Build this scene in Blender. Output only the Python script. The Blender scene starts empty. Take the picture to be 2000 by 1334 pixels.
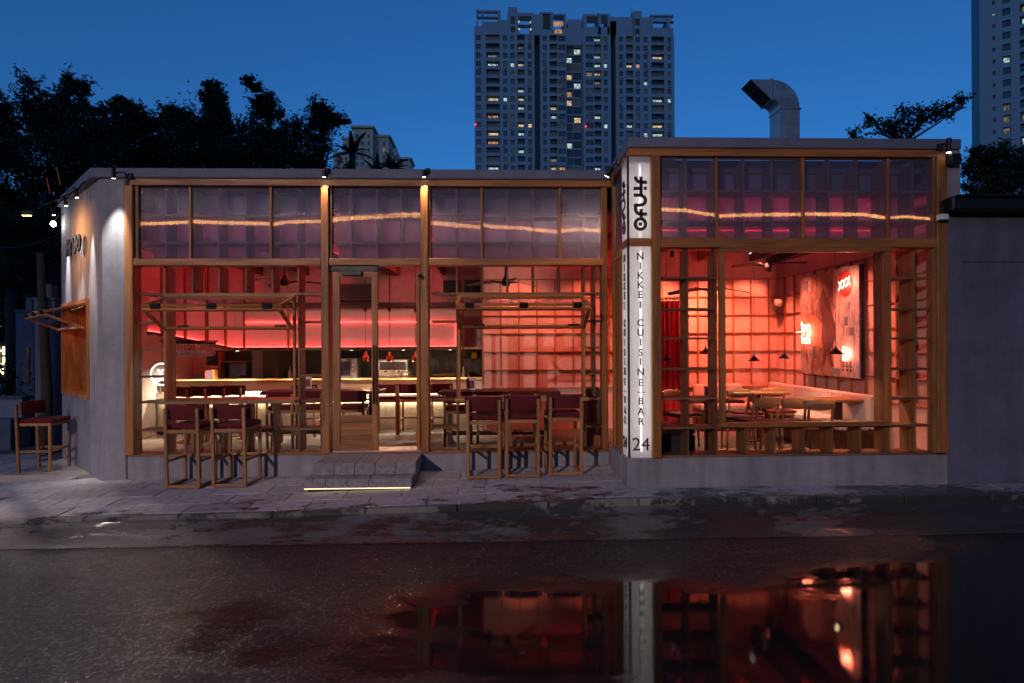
import bpy, bmesh, math, random
import numpy as np
from mathutils import Vector, Matrix
random.seed(7); np.random.seed(7)
SC = bpy.context.scene; COL = SC.collection
RAD = math.radians

# ------------------------------------------------------------------ camera
FPX = 1167.0                                   # focal length in pixels of a 2000 px wide frame
YAW, ROLL, EYE = RAD(1.87), RAD(.28), 1.75
Fv = Vector((math.sin(YAW), math.cos(YAW), 0)); Rv = Vector((math.cos(YAW), -math.sin(YAW), 0)); Uv = Vector((0, 0, 1))
R2 = Rv*math.cos(ROLL) - Uv*math.sin(ROLL); U2 = Uv*math.cos(ROLL) + Rv*math.sin(ROLL)
CAMLOC = Vector((0, 0, EYE))
cd = bpy.data.cameras.new('camera'); cam = bpy.data.objects.new('camera', cd); COL.objects.link(cam)
cd.lens = FPX/2000*36; cd.sensor_width = 36; cd.shift_y = .003; cd.clip_start = .05; cd.clip_end = 2000
M = Matrix((R2, U2, -Fv)).transposed().to_4x4(); M.translation = CAMLOC; cam.matrix_world = M
SC.camera = cam

def P(x, y, Y):                                # the point of the plane at depth Y that a measured direction meets
    d = Fv + R2*((x-1000)/FPX) - U2*((y-673)/FPX)
    return CAMLOC + d*(Y/d.y)
def PX(x, Y, y=640): return P(x, y, Y).x
def PZ(y, Y, x=1000): return P(x, y, Y).z

# ------------------------------------------------------------------ world, dusk
W = bpy.data.worlds.new('World'); SC.world = W; W.use_nodes = True
wn = W.node_tree; bg = wn.nodes['Background']
sky = wn.nodes.new('ShaderNodeTexSky'); sky.sky_type = 'NISHITA'; sky.sun_disc = False
SUN_AZ, SUN_EL = RAD(197), RAD(8.5)
sky.sun_elevation = SUN_EL; sky.sun_rotation = SUN_AZ; sky.ozone_density = 7.6; sky.air_density = 1.0; sky.dust_density = .3
wn.links.new(sky.outputs[0], bg.inputs[0]); bg.inputs[1].default_value = .131
sd = bpy.data.lights.new('sun', 'SUN'); sun = bpy.data.objects.new('sun', sd); COL.objects.link(sun)
sd.energy = .06; sd.angle = RAD(12); sd.color = (1, .84, .74)
sun.rotation_euler = (-Vector((math.sin(SUN_AZ)*math.cos(SUN_EL), math.cos(SUN_AZ)*math.cos(SUN_EL), math.sin(SUN_EL)))).to_track_quat('-Z', 'Y').to_euler()
SC.view_settings.view_transform = 'Standard'; SC.view_settings.look = 'None'
SC.view_settings.exposure = 0; SC.view_settings.gamma = 1; SC.view_settings.use_curve_mapping = False
SC.cycles.use_denoising = True
SC.cycles.max_bounces = 7; SC.cycles.transparent_max_bounces = 14; SC.cycles.diffuse_bounces = 4; SC.cycles.glossy_bounces = 4
SC.cycles.sample_clamp_indirect = 4; SC.cycles.caustics_reflective = False; SC.cycles.caustics_refractive = False

# ------------------------------------------------------------------ materials
def nmat(name):
    m = bpy.data.materials.new(name); m.use_nodes = True
    nt = m.node_tree; return m, nt, nt.nodes['Principled BSDF'], nt.nodes['Material Output']
def N(nt, t, **k):
    n = nt.nodes.new(t)
    for a, v in k.items():
        if a.startswith('i_'):
            key = a[2:]; n.inputs[int(key) if key.isdigit() else key.replace('_', ' ')].default_value = v
        else: setattr(n, a, v)
    return n
def ramp(nt, fac, stops):
    r = nt.nodes.new('ShaderNodeValToRGB'); e = r.color_ramp.elements
    while len(e) < len(stops): e.new(.5)
    for k, (p, c) in enumerate(stops):
        e[k].position = p; e[k].color = (*c, 1) if len(c) == 3 else c
    nt.links.new(fac, r.inputs[0]); return r.outputs[0]
def coords(nt, kind='Object', scale=(1, 1, 1), rnd=0):
    tc = N(nt, 'ShaderNodeTexCoord'); mp = N(nt, 'ShaderNodeMapping'); mp.inputs['Scale'].default_value = scale
    nt.links.new(tc.outputs[kind], mp.inputs[0])
    if rnd:
        oi = N(nt, 'ShaderNodeObjectInfo'); mu = N(nt, 'ShaderNodeMath', operation='MULTIPLY'); mu.inputs[1].default_value = rnd
        nt.links.new(oi.outputs['Random'], mu.inputs[0]); nt.links.new(mu.outputs[0], mp.inputs['Location'])
    return mp.outputs[0]
def noise(nt, vec, scale, detail=5, rough=.55, dist=0):
    n = N(nt, 'ShaderNodeTexNoise'); n.inputs['Scale'].default_value = scale; n.inputs['Detail'].default_value = detail
    n.inputs['Roughness'].default_value = rough; n.inputs['Distortion'].default_value = dist
    nt.links.new(vec, n.inputs['Vector']); return n.outputs['Fac']
def bump(nt, b, h, strength, dist=.01):
    n = N(nt, 'ShaderNodeBump'); n.inputs['Strength'].default_value = strength; n.inputs['Distance'].default_value = dist
    nt.links.new(h, n.inputs['Height']); nt.links.new(n.outputs[0], b.inputs['Normal']); return n
def mix(nt, f, a, b, mode='MIX'):
    n = N(nt, 'ShaderNodeMix', data_type='RGBA', blend_type=mode)
    for s, v in ((0, f), (6, a), (7, b)):
        if hasattr(v, 'is_output'): nt.links.new(v, n.inputs[s])
        else: n.inputs[s].default_value = v if s == 0 else (*v, 1)
    return n.outputs[2]
def mrange(nt, v, a, b, c, d):
    n = N(nt, 'ShaderNodeMapRange'); nt.links.new(v, n.inputs[0])
    for k, x in enumerate((a, b, c, d)): n.inputs[k+1].default_value = x
    return n.outputs[0]

def plain(name, col, rough=.6, metal=0, var=.12, bs=.15, sc=8):
    m, nt, b, o = nmat(name); v = coords(nt, rnd=30); n = noise(nt, v, sc, 4)
    c = ramp(nt, n, [(.3, tuple(x*(1-var) for x in col)), (.7, tuple(x*(1+var) for x in col))])
    nt.links.new(c, b.inputs['Base Color']); b.inputs['Metallic'].default_value = metal
    nt.links.new(mrange(nt, n, .3, .7, max(rough-.08, .02), min(rough+.08, 1)), b.inputs['Roughness'])
    if bs: bump(nt, b, noise(nt, v, sc*9, 3), bs, .004)
    return m
def wood(name, col, axis, rough=.5, dark=.45):
    m, nt, b, o = nmat(name); s = [26, 26, 26]; s[axis] = 1.6
    v = coords(nt, scale=s, rnd=60); g = noise(nt, v, 1.0, 6, .6, .8)
    s2 = [5, 5, 5]; s2[axis] = .6; v2 = coords(nt, scale=s2, rnd=60); g2 = noise(nt, v2, 1.0, 3, .5, .4)
    c = ramp(nt, g, [(.28, tuple(x*dark for x in col)), (.5, tuple(x*.85 for x in col)), (.75, tuple(min(x*1.25, 1) for x in col))])
    c2 = ramp(nt, g2, [(.3, (.62, .62, .62)), (.7, (1.12, 1.08, 1.0))])
    oi = N(nt, 'ShaderNodeObjectInfo'); br = mrange(nt, oi.outputs['Random'], 0, 1, .8, 1.15)
    cc = mix(nt, 1.0, c, c2, 'MULTIPLY'); hs = N(nt, 'ShaderNodeHueSaturation'); nt.links.new(cc, hs.inputs['Color']); nt.links.new(br, hs.inputs['Value'])
    nt.links.new(hs.outputs[0], b.inputs['Base Color'])
    nt.links.new(mrange(nt, g, .3, .7, rough+.12, rough-.08), b.inputs['Roughness']); bump(nt, b, g, .25, .003)
    return m
def emit(name, col, st):
    m, nt, b, o = nmat(name); e = N(nt, 'ShaderNodeEmission'); e.inputs[0].default_value = (*col, 1); e.inputs[1].default_value = st
    nt.links.new(e.outputs[0], o.inputs[0]); nt.nodes.remove(b); return m
def glassm(name, tint=(.95, .96, .96), base=.025, edge=.65, rough=.0):
    m, nt, b, o = nmat(name); nt.nodes.remove(b)
    t = N(nt, 'ShaderNodeBsdfTransparent'); t.inputs[0].default_value = (*tint, 1)
    g = N(nt, 'ShaderNodeBsdfGlossy'); g.inputs['Roughness'].default_value = rough; g.inputs[0].default_value = (.95, .97, 1, 1)
    lw = N(nt, 'ShaderNodeLayerWeight'); lw.inputs[0].default_value = .5
    pw = N(nt, 'ShaderNodeMath', operation='POWER'); pw.inputs[1].default_value = 4; nt.links.new(lw.outputs['Facing'], pw.inputs[0])
    f = mrange(nt, pw.outputs[0], 0, 1, base, edge); ms = N(nt, 'ShaderNodeMixShader')
    nt.links.new(f, ms.inputs[0]); nt.links.new(t.outputs[0], ms.inputs[1]); nt.links.new(g.outputs[0], ms.inputs[2]); nt.links.new(ms.outputs[0], o.inputs[0])
    return m
def frosted(name, tint, clear, gloss, col, grough=.25, ribs=0):
    m, nt, b, o = nmat(name); nt.nodes.remove(b)
    t = N(nt, 'ShaderNodeBsdfTransparent'); t.inputs[0].default_value = (*tint, 1)
    tl = N(nt, 'ShaderNodeBsdfTranslucent'); tl.inputs[0].default_value = (*col, 1)
    di = N(nt, 'ShaderNodeBsdfDiffuse'); di.inputs[0].default_value = (*col, 1)
    g = N(nt, 'ShaderNodeBsdfGlossy'); g.inputs['Roughness'].default_value = grough
    v = coords(nt, scale=(1, 1, .25), rnd=20); nz = noise(nt, v, 5, 4)
    m0 = N(nt, 'ShaderNodeMixShader'); m0.inputs[0].default_value = .4; nt.links.new(tl.outputs[0], m0.inputs[1]); nt.links.new(di.outputs[0], m0.inputs[2])
    m1 = N(nt, 'ShaderNodeMixShader'); nt.links.new(mrange(nt, nz, .3, .7, clear-.05, clear+.05), m1.inputs[0]); nt.links.new(m0.outputs[0], m1.inputs[1]); nt.links.new(t.outputs[0], m1.inputs[2])
    m2 = N(nt, 'ShaderNodeMixShader'); m2.inputs[0].default_value = gloss; nt.links.new(m1.outputs[0], m2.inputs[1]); nt.links.new(g.outputs[0], m2.inputs[2])
    nt.links.new(m2.outputs[0], o.inputs[0])
    if ribs:
        wv = N(nt, 'ShaderNodeTexWave', bands_direction='X'); wv.inputs['Scale'].default_value = ribs; nt.links.new(coords(nt), wv.inputs['Vector'])
        bp = N(nt, 'ShaderNodeBump'); bp.inputs['Strength'].default_value = .35; bp.inputs['Distance'].default_value = .004; nt.links.new(wv.outputs['Fac'], bp.inputs['Height']); nt.links.new(bp.outputs[0], g.inputs['Normal'])
    return m
def plaster(name, col, var=.2, stain=.5):
    m, nt, b, o = nmat(name); v = coords(nt)
    a = noise(nt, v, 1.3, 6, .6, .6); bb = noise(nt, v, 7, 5, .65, .3); vs = coords(nt, scale=(5, 5, .5)); st = noise(nt, vs, 1.2, 5, .6)
    c = ramp(nt, a, [(.25, tuple(x*(1-var) for x in col)), (.55, col), (.8, tuple(x*(1+var*.7) for x in col))])
    c = mix(nt, .5, c, ramp(nt, bb, [(.3, (.72, .72, .72)), (.65, (1.08, 1.08, 1.08))]), 'MULTIPLY')
    c = mix(nt, stain, c, ramp(nt, st, [(.35, (.7, .69, .68)), (.6, (1.03, 1.03, 1.03))]), 'MULTIPLY')
    nt.links.new(c, b.inputs['Base Color']); b.inputs['Roughness'].default_value = .82
    h = mix(nt, .35, bb, noise(nt, v, 45, 4)); bump(nt, b, h, .35, .012); return m

OAK = [wood('oak_%d' % k, (.50, .19, .048), k) for k in range(3)]
LAT = [wood('lattice_wood_%d' % k, (.34, .16, .065), k, .55) for k in range(3)]
DARKW = [wood('dark_wood_%d' % k, (.075, .032, .017), k, .4) for k in range(3)]
STOOLW = [wood('stool_wood_%d' % k, (.44, .205, .078), k, .45) for k in range(3)]
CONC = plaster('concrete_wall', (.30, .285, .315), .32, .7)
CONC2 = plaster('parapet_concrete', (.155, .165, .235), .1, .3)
WALLW = plaster('white_plaster', (.62, .58, .54), .06, .15)
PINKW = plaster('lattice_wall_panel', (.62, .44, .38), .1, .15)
BLUEW = plaster('neighbour_render', (.13, .14, .21), .3, .6)
BLACK = plain('black_metal', (.015, .015, .017), .45, .3)
BLACKH = plain('black_interior', (.012, .012, .014), .5)
STEEL = plain('brushed_steel', (.5, .5, .52), .35, .9)
RED = plain('red_fabric', (.105, .006, .010), .9, 0, .25, .5, 40)
REDC = plain('red_curtain', (.42, .004, .02), .75, 0, .15, .2, 20)
CREAM = plain('cream_panel', (.66, .58, .46), .45, 0, .05, .05)
BEIGE = plain('beige_upholstery', (.55, .46, .42), .85, 0, .1, .4, 30)
COPPER = plain('copper', (.75, .26, .12), .22, .9, .1, 0)
INK = plain('brown_letters', (.03, .014, .012), .6, 0, .1, 0)
GLASS = glassm('clear_glass')
GLASSB = glassm('big_window_glass', (.92, .94, .95), .06, .7)
FROST = frosted('clerestory_panel', (.93, .92, .97), .78, .014, (.38, .36, .56), .14, 60)
BACKP = frosted('clerestory_back_sheet', (.8, .7, .8), .06, .0, (.56, .50, .80), .3)
BACKC = frosted('clerestory_low_sheet', (.9, .75, .85), .35, .0, (.56, .47, .74), .3)
BOARD = [wood('counter_wood_%d' % k, (.52, .28, .12), k, .35, .6) for k in range(3)]
SIGNP = frosted('sign_acrylic', (.95, .95, .95), .30, .06, (.85, .84, .84), .2, 40)
WHITEP = plain('white_paint', (.8, .8, .78), .5, 0, .05, 0)
REDLED = emit('red_led', (1, .05, .04), 12)
REDSOFT = emit('red_soft_led', (1, .04, .08), 22)
REDCEIL = emit('red_ceiling_led', (1, .025, .055), 50)
REDLED2 = emit('red_led_dim', (1, .04, .035), 9)
WHLED = emit('warm_white_led', (1, .82, .6), 55)
TUBE = emit('sign_tube', (1, .93, .88), 13)
NEON = emit('red_neon', (1, .15, .08), 42)
NEONW = emit('white_neon', (.7, .85, 1), 9)
BULB = emit('warm_bulb', (1, .62, .3), 60)
SPOTW = emit('spot_lens', (1, .97, .9), 12)
GOLD = emit('golden_reflection', (1, .44, .12), 2.6)  # glow standing in for light trails reflected in the panes

# ------------------------------------------------------------------ builders
class MB:
    def __init__(s): s.v = []; s.f = []
    def add(s, vs, fs):
        k = len(s.v); s.v += [tuple(p) for p in vs]; s.f += [tuple(i+k for i in q) for q in fs]; return s
    def box(s, x0, y0, z0, x1, y1, z1):
        x0, x1 = sorted((x0, x1)); y0, y1 = sorted((y0, y1)); z0, z1 = sorted((z0, z1))
        return s.add([(x0, y0, z0), (x1, y0, z0), (x1, y1, z0), (x0, y1, z0), (x0, y0, z1), (x1, y0, z1), (x1, y1, z1), (x0, y1, z1)],
                     [(0, 3, 2, 1), (4, 5, 6, 7), (0, 1, 5, 4), (1, 2, 6, 5), (2, 3, 7, 6), (3, 0, 4, 7)])
    def bar(s, a, b, w, h, up=(0, 0, 1)):
        a, b = Vector(a), Vector(b); d = (b-a).normalized(); u = Vector(up)
        if abs(d.dot(u)) > .99: u = Vector((0, 1, 0))
        r = d.cross(u).normalized(); u = r.cross(d).normalized(); r *= w/2; u *= h/2
        return s.add([a-r-u, a+r-u, a+r+u, a-r+u, b-r-u, b+r-u, b+r+u, b-r+u],
                     [(0, 1, 2, 3), (4, 7, 6, 5), (0, 4, 5, 1), (1, 5, 6, 2), (2, 6, 7, 3), (3, 7, 4, 0)])
    def tube(s, pts, r, n=8, cap=True):
        pts = [Vector(p) for p in pts]; rs = r if isinstance(r, (list, tuple)) else [r]*len(pts); vs = []; fs = []
        ref = None
        for i, p in enumerate(pts):
            d = (pts[min(i+1, len(pts)-1)] - pts[max(i-1, 0)]).normalized()
            if ref is None: ref = d.orthogonal().normalized()
            ref = (ref - d*ref.dot(d)).normalized(); b = d.cross(ref)
            for k in range(n):
                t = 2*math.pi*k/n; vs.append(p + (ref*math.cos(t) + b*math.sin(t))*rs[i])
        for i in range(len(pts)-1):
            for k in range(n): fs.append((i*n+k, i*n+(k+1) % n, (i+1)*n+(k+1) % n, (i+1)*n+k))
        if cap: fs += [tuple(range(n-1, -1, -1)), tuple(range((len(pts)-1)*n, len(pts)*n))]
        return s.add(vs, fs)
    def lathe(s, prof, c=(0, 0, 0), n=16):
        vs = []; fs = []
        for r, z in prof:
            for k in range(n): t = 2*math.pi*k/n; vs.append((c[0]+r*math.cos(t), c[1]+r*math.sin(t), c[2]+z))
        for i in range(len(prof)-1):
            for k in range(n): fs.append((i*n+k, i*n+(k+1) % n, (i+1)*n+(k+1) % n, (i+1)*n+k))
        return s.add(vs, fs)
    def prism(s, poly, z0, z1):
        n = len(poly); vs = [(x, y, z0) for x, y in poly] + [(x, y, z1) for x, y in poly]
        return s.add(vs, [tuple(range(n-1, -1, -1)), tuple(range(n, 2*n))] + [(k, (k+1) % n, (k+1) % n+n, k+n) for k in range(n)])
    def build(s, name, m, parent=None, bevel=0, smooth=False, seg=1, loc=None):
        me = bpy.data.meshes.new(name); me.from_pydata(s.v, [], s.f)
        if bevel:
            bm = bmesh.new(); bm.from_mesh(me); bmesh.ops.recalc_face_normals(bm, faces=bm.faces)
            bmesh.ops.bevel(bm, geom=[e for e in bm.edges if e.calc_face_angle(0) > .5], offset=bevel, segments=seg, affect='EDGES', profile=.6, clamp_overlap=True)
            bm.to_mesh(me); bm.free()
        else:
            bm = bmesh.new(); bm.from_mesh(me); bmesh.ops.recalc_face_normals(bm, faces=bm.faces); bm.to_mesh(me); bm.free()
        if smooth: me.shade_smooth()
        me.materials.append(m); return link(name, me, parent, loc)
def link(name, me, parent=None, loc=None):
    o = bpy.data.objects.new(name, me); COL.objects.link(o)
    if parent: o.parent = parent
    if loc: o.location = loc
    return o
def pick(m, dx, dy, dz):
    if not isinstance(m, list): return m
    return m[max(range(3), key=lambda k: (abs(dx), abs(dy), abs(dz))[k])]
def bxo(name, parent, x0, y0, z0, x1, y1, z1, m, bevel=.004, seg=1):
    return MB().box(x0, y0, z0, x1, y1, z1).build(name, pick(m, x1-x0, y1-y0, z1-z0), parent, bevel, seg=seg)
def tag(o, label, cat, group=None):
    o['label'] = label; o['category'] = cat
    if group: o['group'] = group
    return o
def thing(name, label, cat, loc=(0, 0, 0), rz=0, group=None):
    o = bpy.data.objects.new(name, None); COL.objects.link(o); o.location = loc; o.rotation_euler = (0, 0, rz); o.empty_display_size = .1
    return tag(o, label, cat, group)
def struct(o): o['kind'] = 'structure'; return o
def dup(root, loc, rz, label):
    r = root.copy(); COL.objects.link(r); r.location = loc; r.rotation_euler = (0, 0, rz); r['label'] = label
    for ch in root.children:
        c = ch.copy(); COL.objects.link(c); c.parent = r
        for g in ch.children: d = g.copy(); COL.objects.link(d); d.parent = c
    return r
def lamp(name, kind, parent, loc, energy, color, size=.05, target=None, spot=60, blend=.6):
    d = bpy.data.lights.new(name, kind); d.energy = energy; d.color = color
    if kind == 'SPOT': d.spot_size = RAD(spot); d.spot_blend = blend; d.shadow_soft_size = size
    elif kind == 'POINT': d.shadow_soft_size = size
    o = bpy.data.objects.new(name, d); COL.objects.link(o); o.parent = parent; o.location = loc
    if target is not None: o.rotation_euler = (Vector(target)-Vector(loc)).to_track_quat('-Z', 'Y').to_euler()
    return o
def text_mesh(body, size, depth=.004, bold=0):
    c = bpy.data.curves.new('lettering', 'FONT'); c.body = body; c.size = size; c.extrude = depth/2; c.align_x = 'CENTER'; c.align_y = 'CENTER'; c.offset = bold
    o = bpy.data.objects.new('tmp', c); COL.objects.link(o); bpy.context.view_layer.update()
    me = bpy.data.meshes.new_from_object(o.evaluated_get(bpy.context.evaluated_depsgraph_get()))
    bpy.data.objects.remove(o); me.name = 'lettering'; return me
def rbox(mb, cx, cy, cz, sx, sy, sz, r, seg=3):       # a rounded cushion block, rounded in all axes through bmesh bevel later
    return mb.box(cx-sx/2, cy-sy/2, cz-sz/2, cx+sx/2, cy+sy/2, cz+sz/2)

# ------------------------------------------------------------------ layout planes
L, R = 7.36, 6.36            # fronts of the left and the right volume
FLOOR = .15
XL = lambda px: PX(px, L); ZL = lambda py: PZ(py, L, 700)
XR = lambda px: PX(px, R); ZR = lambda py: PZ(py, R, 1560)
def zs(x, y):                # height of the pavement, rising to the right and towards the wall
    pts = [(-12, -.01), (-6.4, .03), (-4.68, .144), (-2.26, .177), (1.43, .27), (20, .272)]
    a = pts[0][1]
    for (xa, za), (xb, zb) in zip(pts, pts[1:]):
        if xa <= x <= xb: a = za + (zb-za)*(x-xa)/(xb-xa)
    return a + .045*(min(y, 8.5)-7.36)
WA, WB = Vector((-4.74, 7.36, 0)), Vector((PX(122, 8.85, 660), 8.85, 0))     # the splayed left wall
# ------------------------------------------------------------------ ground, road, pavement
def asphalt():
    m, nt, b, o = nmat('wet_asphalt'); v = coords(nt)
    big = noise(nt, coords(nt, scale=(.35, .75, 1)), 1.0, 5, .6, .4)
    mid = noise(nt, coords(nt, scale=(1, 2.2, 1)), 2.2, 5, .6, .3)
    sx = N(nt, 'ShaderNodeSeparateXYZ'); nt.links.new(v, sx.inputs[0])
    grad = mrange(nt, sx.outputs['X'], -3.1, 1.2, -.18, .20)          # the puddle lies in the low right of the lane
    ad = N(nt, 'ShaderNodeMath', operation='ADD'); nt.links.new(big, ad.inputs[0]); nt.links.new(grad, ad.inputs[1])
    gy = mrange(nt, sx.outputs['Y'], 3.9, 4.9, .0, -.30)
    a2 = N(nt, 'ShaderNodeMath', operation='ADD'); nt.links.new(ad.outputs[0], a2.inputs[0]); nt.links.new(gy, a2.inputs[1])
    md = N(nt, 'ShaderNodeMath', operation='MULTIPLY_ADD'); nt.links.new(mid, md.inputs[0]); md.inputs[1].default_value = .22; nt.links.new(a2.outputs[0], md.inputs[2])
    wet = mrange(nt, md.outputs[0], .50, .70, 0, 1)                    # 1 = standing water
    vo = N(nt, 'ShaderNodeTexVoronoi'); vo.inputs['Scale'].default_value = 62; nt.links.new(v, vo.inputs['Vector'])
    gr = noise(nt, v, 90, 4, .75); g2 = noise(nt, v, 38, 3, .6); h2 = N(nt, 'ShaderNodeMath', operation='MULTIPLY_ADD'); nt.links.new(gr, h2.inputs[0]); h2.inputs[1].default_value = 1.0; nt.links.new(g2, h2.inputs[2])
    c = ramp(nt, gr, [(.35, (.012, .011, .011)), (.7, (.05, .047, .046))])
    sc_ = N(nt, 'ShaderNodeSeparateColor'); nt.links.new(vo.outputs['Color'], sc_.inputs[0])
    c = mix(nt, mrange(nt, sc_.outputs[0], .78, .95, 0, .8), c, (.085, .08, .077))            # pale aggregate stones
    c = mix(nt, wet, c, (.010, .009, .009)); nt.links.new(c, b.inputs['Base Color'])
    rv = mrange(nt, noise(nt, coords(nt, scale=(.6, 1.6, 1)), 2.0, 5, .6, .5), .35, .65, .09, .26); rm = N(nt, 'ShaderNodeMix', data_type='FLOAT'); nt.links.new(mrange(nt, wet, 0, .8, 0, 1), rm.inputs[0]); nt.links.new(rv, rm.inputs[2]); rm.inputs[3].default_value = .03; nt.links.new(rm.outputs[0], b.inputs['Roughness']); b.inputs['IOR'].default_value = 1.36
    bp = bump(nt, b, h2.outputs[0], .5, .012)
    nt.links.new(mrange(nt, wet, 0, .85, .55, .006), bp.inputs['Strength'])
    return m
def paving(name, col):
    m, nt, b, o = nmat(name)
    g = N(nt, 'ShaderNodeNewGeometry'); mp = N(nt, 'ShaderNodeMapping'); mp.inputs['Scale'].default_value = (1, 2.4, 1); nt.links.new(g.outputs['Position'], mp.inputs[0])
    v = mp.outputs[0]; n1 = noise(nt, v, 1.1, 6, .65, .5); n2 = noise(nt, g.outputs['Position'], 14, 5, .6); n3 = noise(nt, v, 4.5, 5, .7, .6)
    oi = N(nt, 'ShaderNodeObjectInfo'); br = mrange(nt, oi.outputs['Random'], 0, 1, .78, 1.12)
    c = ramp(nt, n2, [(.3, tuple(x*.7 for x in col)), (.7, tuple(x*1.15 for x in col))])
    hs = N(nt, 'ShaderNodeHueSaturation'); nt.links.new(c, hs.inputs['Color']); nt.links.new(br, hs.inputs['Value'])
    sx = N(nt, 'ShaderNodeSeparateXYZ'); nt.links.new(g.outputs['Position'], sx.inputs[0])
    ed = mrange(nt, sx.outputs['Y'], 5.7, 6.9, .16, -.06); xx = mrange(nt, sx.outputs['X'], -5, 4, -.05, .10)
    a = N(nt, 'ShaderNodeMath', operation='MULTIPLY_ADD'); nt.links.new(n3, a.inputs[0]); a.inputs[1].default_value = .55; nt.links.new(n1, a.inputs[2])
    a1 = N(nt, 'ShaderNodeMath', operation='ADD'); nt.links.new(a.outputs[0], a1.inputs[0]); nt.links.new(ed, a1.inputs[1])
    a2 = N(nt, 'ShaderNodeMath', operation='ADD'); nt.links.new(a1.outputs[0], a2.inputs[0]); nt.links.new(xx, a2.inputs[1])
    wet = mrange(nt, a2.outputs[0], .89, .96, 0, .9)
    cc = mix(nt, wet, hs.outputs[0], (.035, .032, .032)); nt.links.new(cc, b.inputs['Base Color'])
    nt.links.new(mrange(nt, wet, 0, 1, .75, .22), b.inputs['Roughness']); bump(nt, b, n2, .4, .01); return m
ASPH = asphalt(); PAVE = paving('paving_stone', (.42, .385, .39)); KERB = paving('kerb_concrete', (.20, .185, .18)); DIRT = paving('gutter_concrete', (.13, .115, .105))
GROUND = plain('ground_soil', (.05, .05, .045), .95, 0, .3, .4, 2)
struct(MB().box(-700, -300, -1.2, 700, 900, -.16).build('ground', GROUND))
struct(MB().box(-60, -14, -.14, 60, 5.52, 0).build('road', ASPH))
struct(MB().box(-60, -18, -.14, 60, -14, .14).build('far_pavement', KERB))
def strip(name, rows, m, bev=0):
    xs = [-14, -9, -6.4, -4.68, -2.26, -.4, 1.43, 4, 8, 20]; vs = []; fs = []
    for y, f in rows:
        for x in xs: vs.append((x, y, f(x)))
    n = len(xs)
    for r in range(len(rows)-1):
        for k in range(n-1): fs.append((r*n+k, r*n+k+1, (r+1)*n+k+1, (r+1)*n+k))
    return struct(MB().add(vs, fs).build(name, m))
strip('gutter', [(5.30, lambda x: .004), (5.50, lambda x: .012), (5.80, lambda x: max(.02, zs(x, 5.95)*.45)), (5.99, lambda x: max(.03, zs(x, 6.0)-.012))], DIRT)
side = strip('sidewalk', [(5.98, lambda x: -.12), (5.985, lambda x: max(.02, zs(x, 6.0)-.03)), (7.4, lambda x: zs(x, 7.4)-.03), (8.5, lambda x: zs(x, 8.5)-.03), (14, lambda x: zs(x, 8.5)-.03)], DIRT)
def inside_building(x, y):
    if x > 1.45 and y > R+.05: return True
    if x > -4.7 and y > L+.10: return True
    if x <= -4.7: return (y - 7.36) > (-4.84 - x)*.99 + .25
    return False
sl = MB().box(-.2985, -.1485, -.035, .2985, .1485, 0).build('paving_slab', PAVE, side, .005); slm = sl.data; first = True
r = 0; y = 6.15
while y < 9.6:
    x = -8.2 + (.3 if r % 2 else 0)
    while x < 7.4:
        if not inside_building(x, y) and (y < 7.4 or x < -4.6):
            o = sl if first else link('paving_slab', slm, side); first = False
            dzx = (zs(x+.3, y)-zs(x-.3, y))/.6; dzy = (zs(x, y+.1)-zs(x, y-.1))/.2
            o.location = (x, y, max(zs(x, y), .02) + random.uniform(-.004, .004))
            o.rotation_euler = (math.atan(dzy)+random.uniform(-.006, .006), -math.atan(dzx)+random.uniform(-.004, .004), random.uniform(-.004, .004))
        x += .602
    y += .302; r += 1
ks = MB().box(-.445, -.05, -.10, .445, .05, 0).build('kerb_stone', KERB, side, .012); first = True; x = -8
while x < 8:
    o = ks if first else link('kerb_stone', ks.data, side); first = False
    o.location = (x, 5.94, max(zs(x, 6.0), .03)+.004); o.rotation_euler = (0, -math.atan((zs(x+.3, 6)-zs(x-.3, 6))/.6), random.uniform(-.006, .006)); x += .9

# ------------------------------------------------------------------ the restaurant building
B = thing('restaurant_building', 'low concrete and timber restaurant with latticed windows glowing red inside', 'building')
ZT, ZB_, ZH = 3.887, 3.768, 3.687
# left wall, splayed, with a window opening; local frame: a along the wall, o outwards
a = (WB-WA).normalized(); wl = (WB-WA).length; outw = Vector((-a.y, a.x, 0)); outw = -outw if outw.y > 0 else outw
inw = -outw
def wallpiece(mb, t0, t1, z0, z1, d0=0, d1=.28):
    p = [WA+a*(t0*wl)+inw*d0, WA+a*(t1*wl)+inw*d0, WA+a*(t1*wl)+inw*d1, WA+a*(t0*wl)+inw*d1]
    return mb.prism([(q.x, q.y) for q in p], z0, z1)
T0, T1, ZW0, ZW1 = .22, .97, 1.08, 2.36
w = MB(); wallpiece(w, .0, T0, -.12, ZB_); wallpiece(w, T1, 1.02, -.12, ZB_); wallpiece(w, T0, T1, -.12, ZW0); wallpiece(w, T0, T1, ZW1, ZB_)
w.build('side_wall', CONC, B)
pil = MB(); c0 = WA + a*.02
pil.prism([(c0.x, c0.y), (WA.x+.02, L-.02), (WA.x+.07, L-.045), (XL(250)-.004, L-.045), (XL(250)-.004, L+.3), (WA.x+.3, L+.3)], -.12, ZB_)
pil.build('pillar', CONC, B, .012)
pp = MB(); q0 = WA+outw*.05; q1 = WA+a*(1.02*wl)+outw*.05; q2 = WA+a*(1.02*wl)+inw*.3
pp.prism([(q0.x-.02, L-.075), (1.46, L-.075), (1.46, L+.25), (WA.x+.25, L+.25), (q2.x, q2.y), (q1.x, q1.y)], ZB_+.002, ZT)
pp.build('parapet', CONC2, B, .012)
bxo('plinth', B, XL(250), L-.03, -.1, 1.436, L+.30, .425, CONC, .008)
bxo('sill', B, XL(252), L-.045, .427, 1.434, L+.28, .445, LAT, .003)
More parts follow.
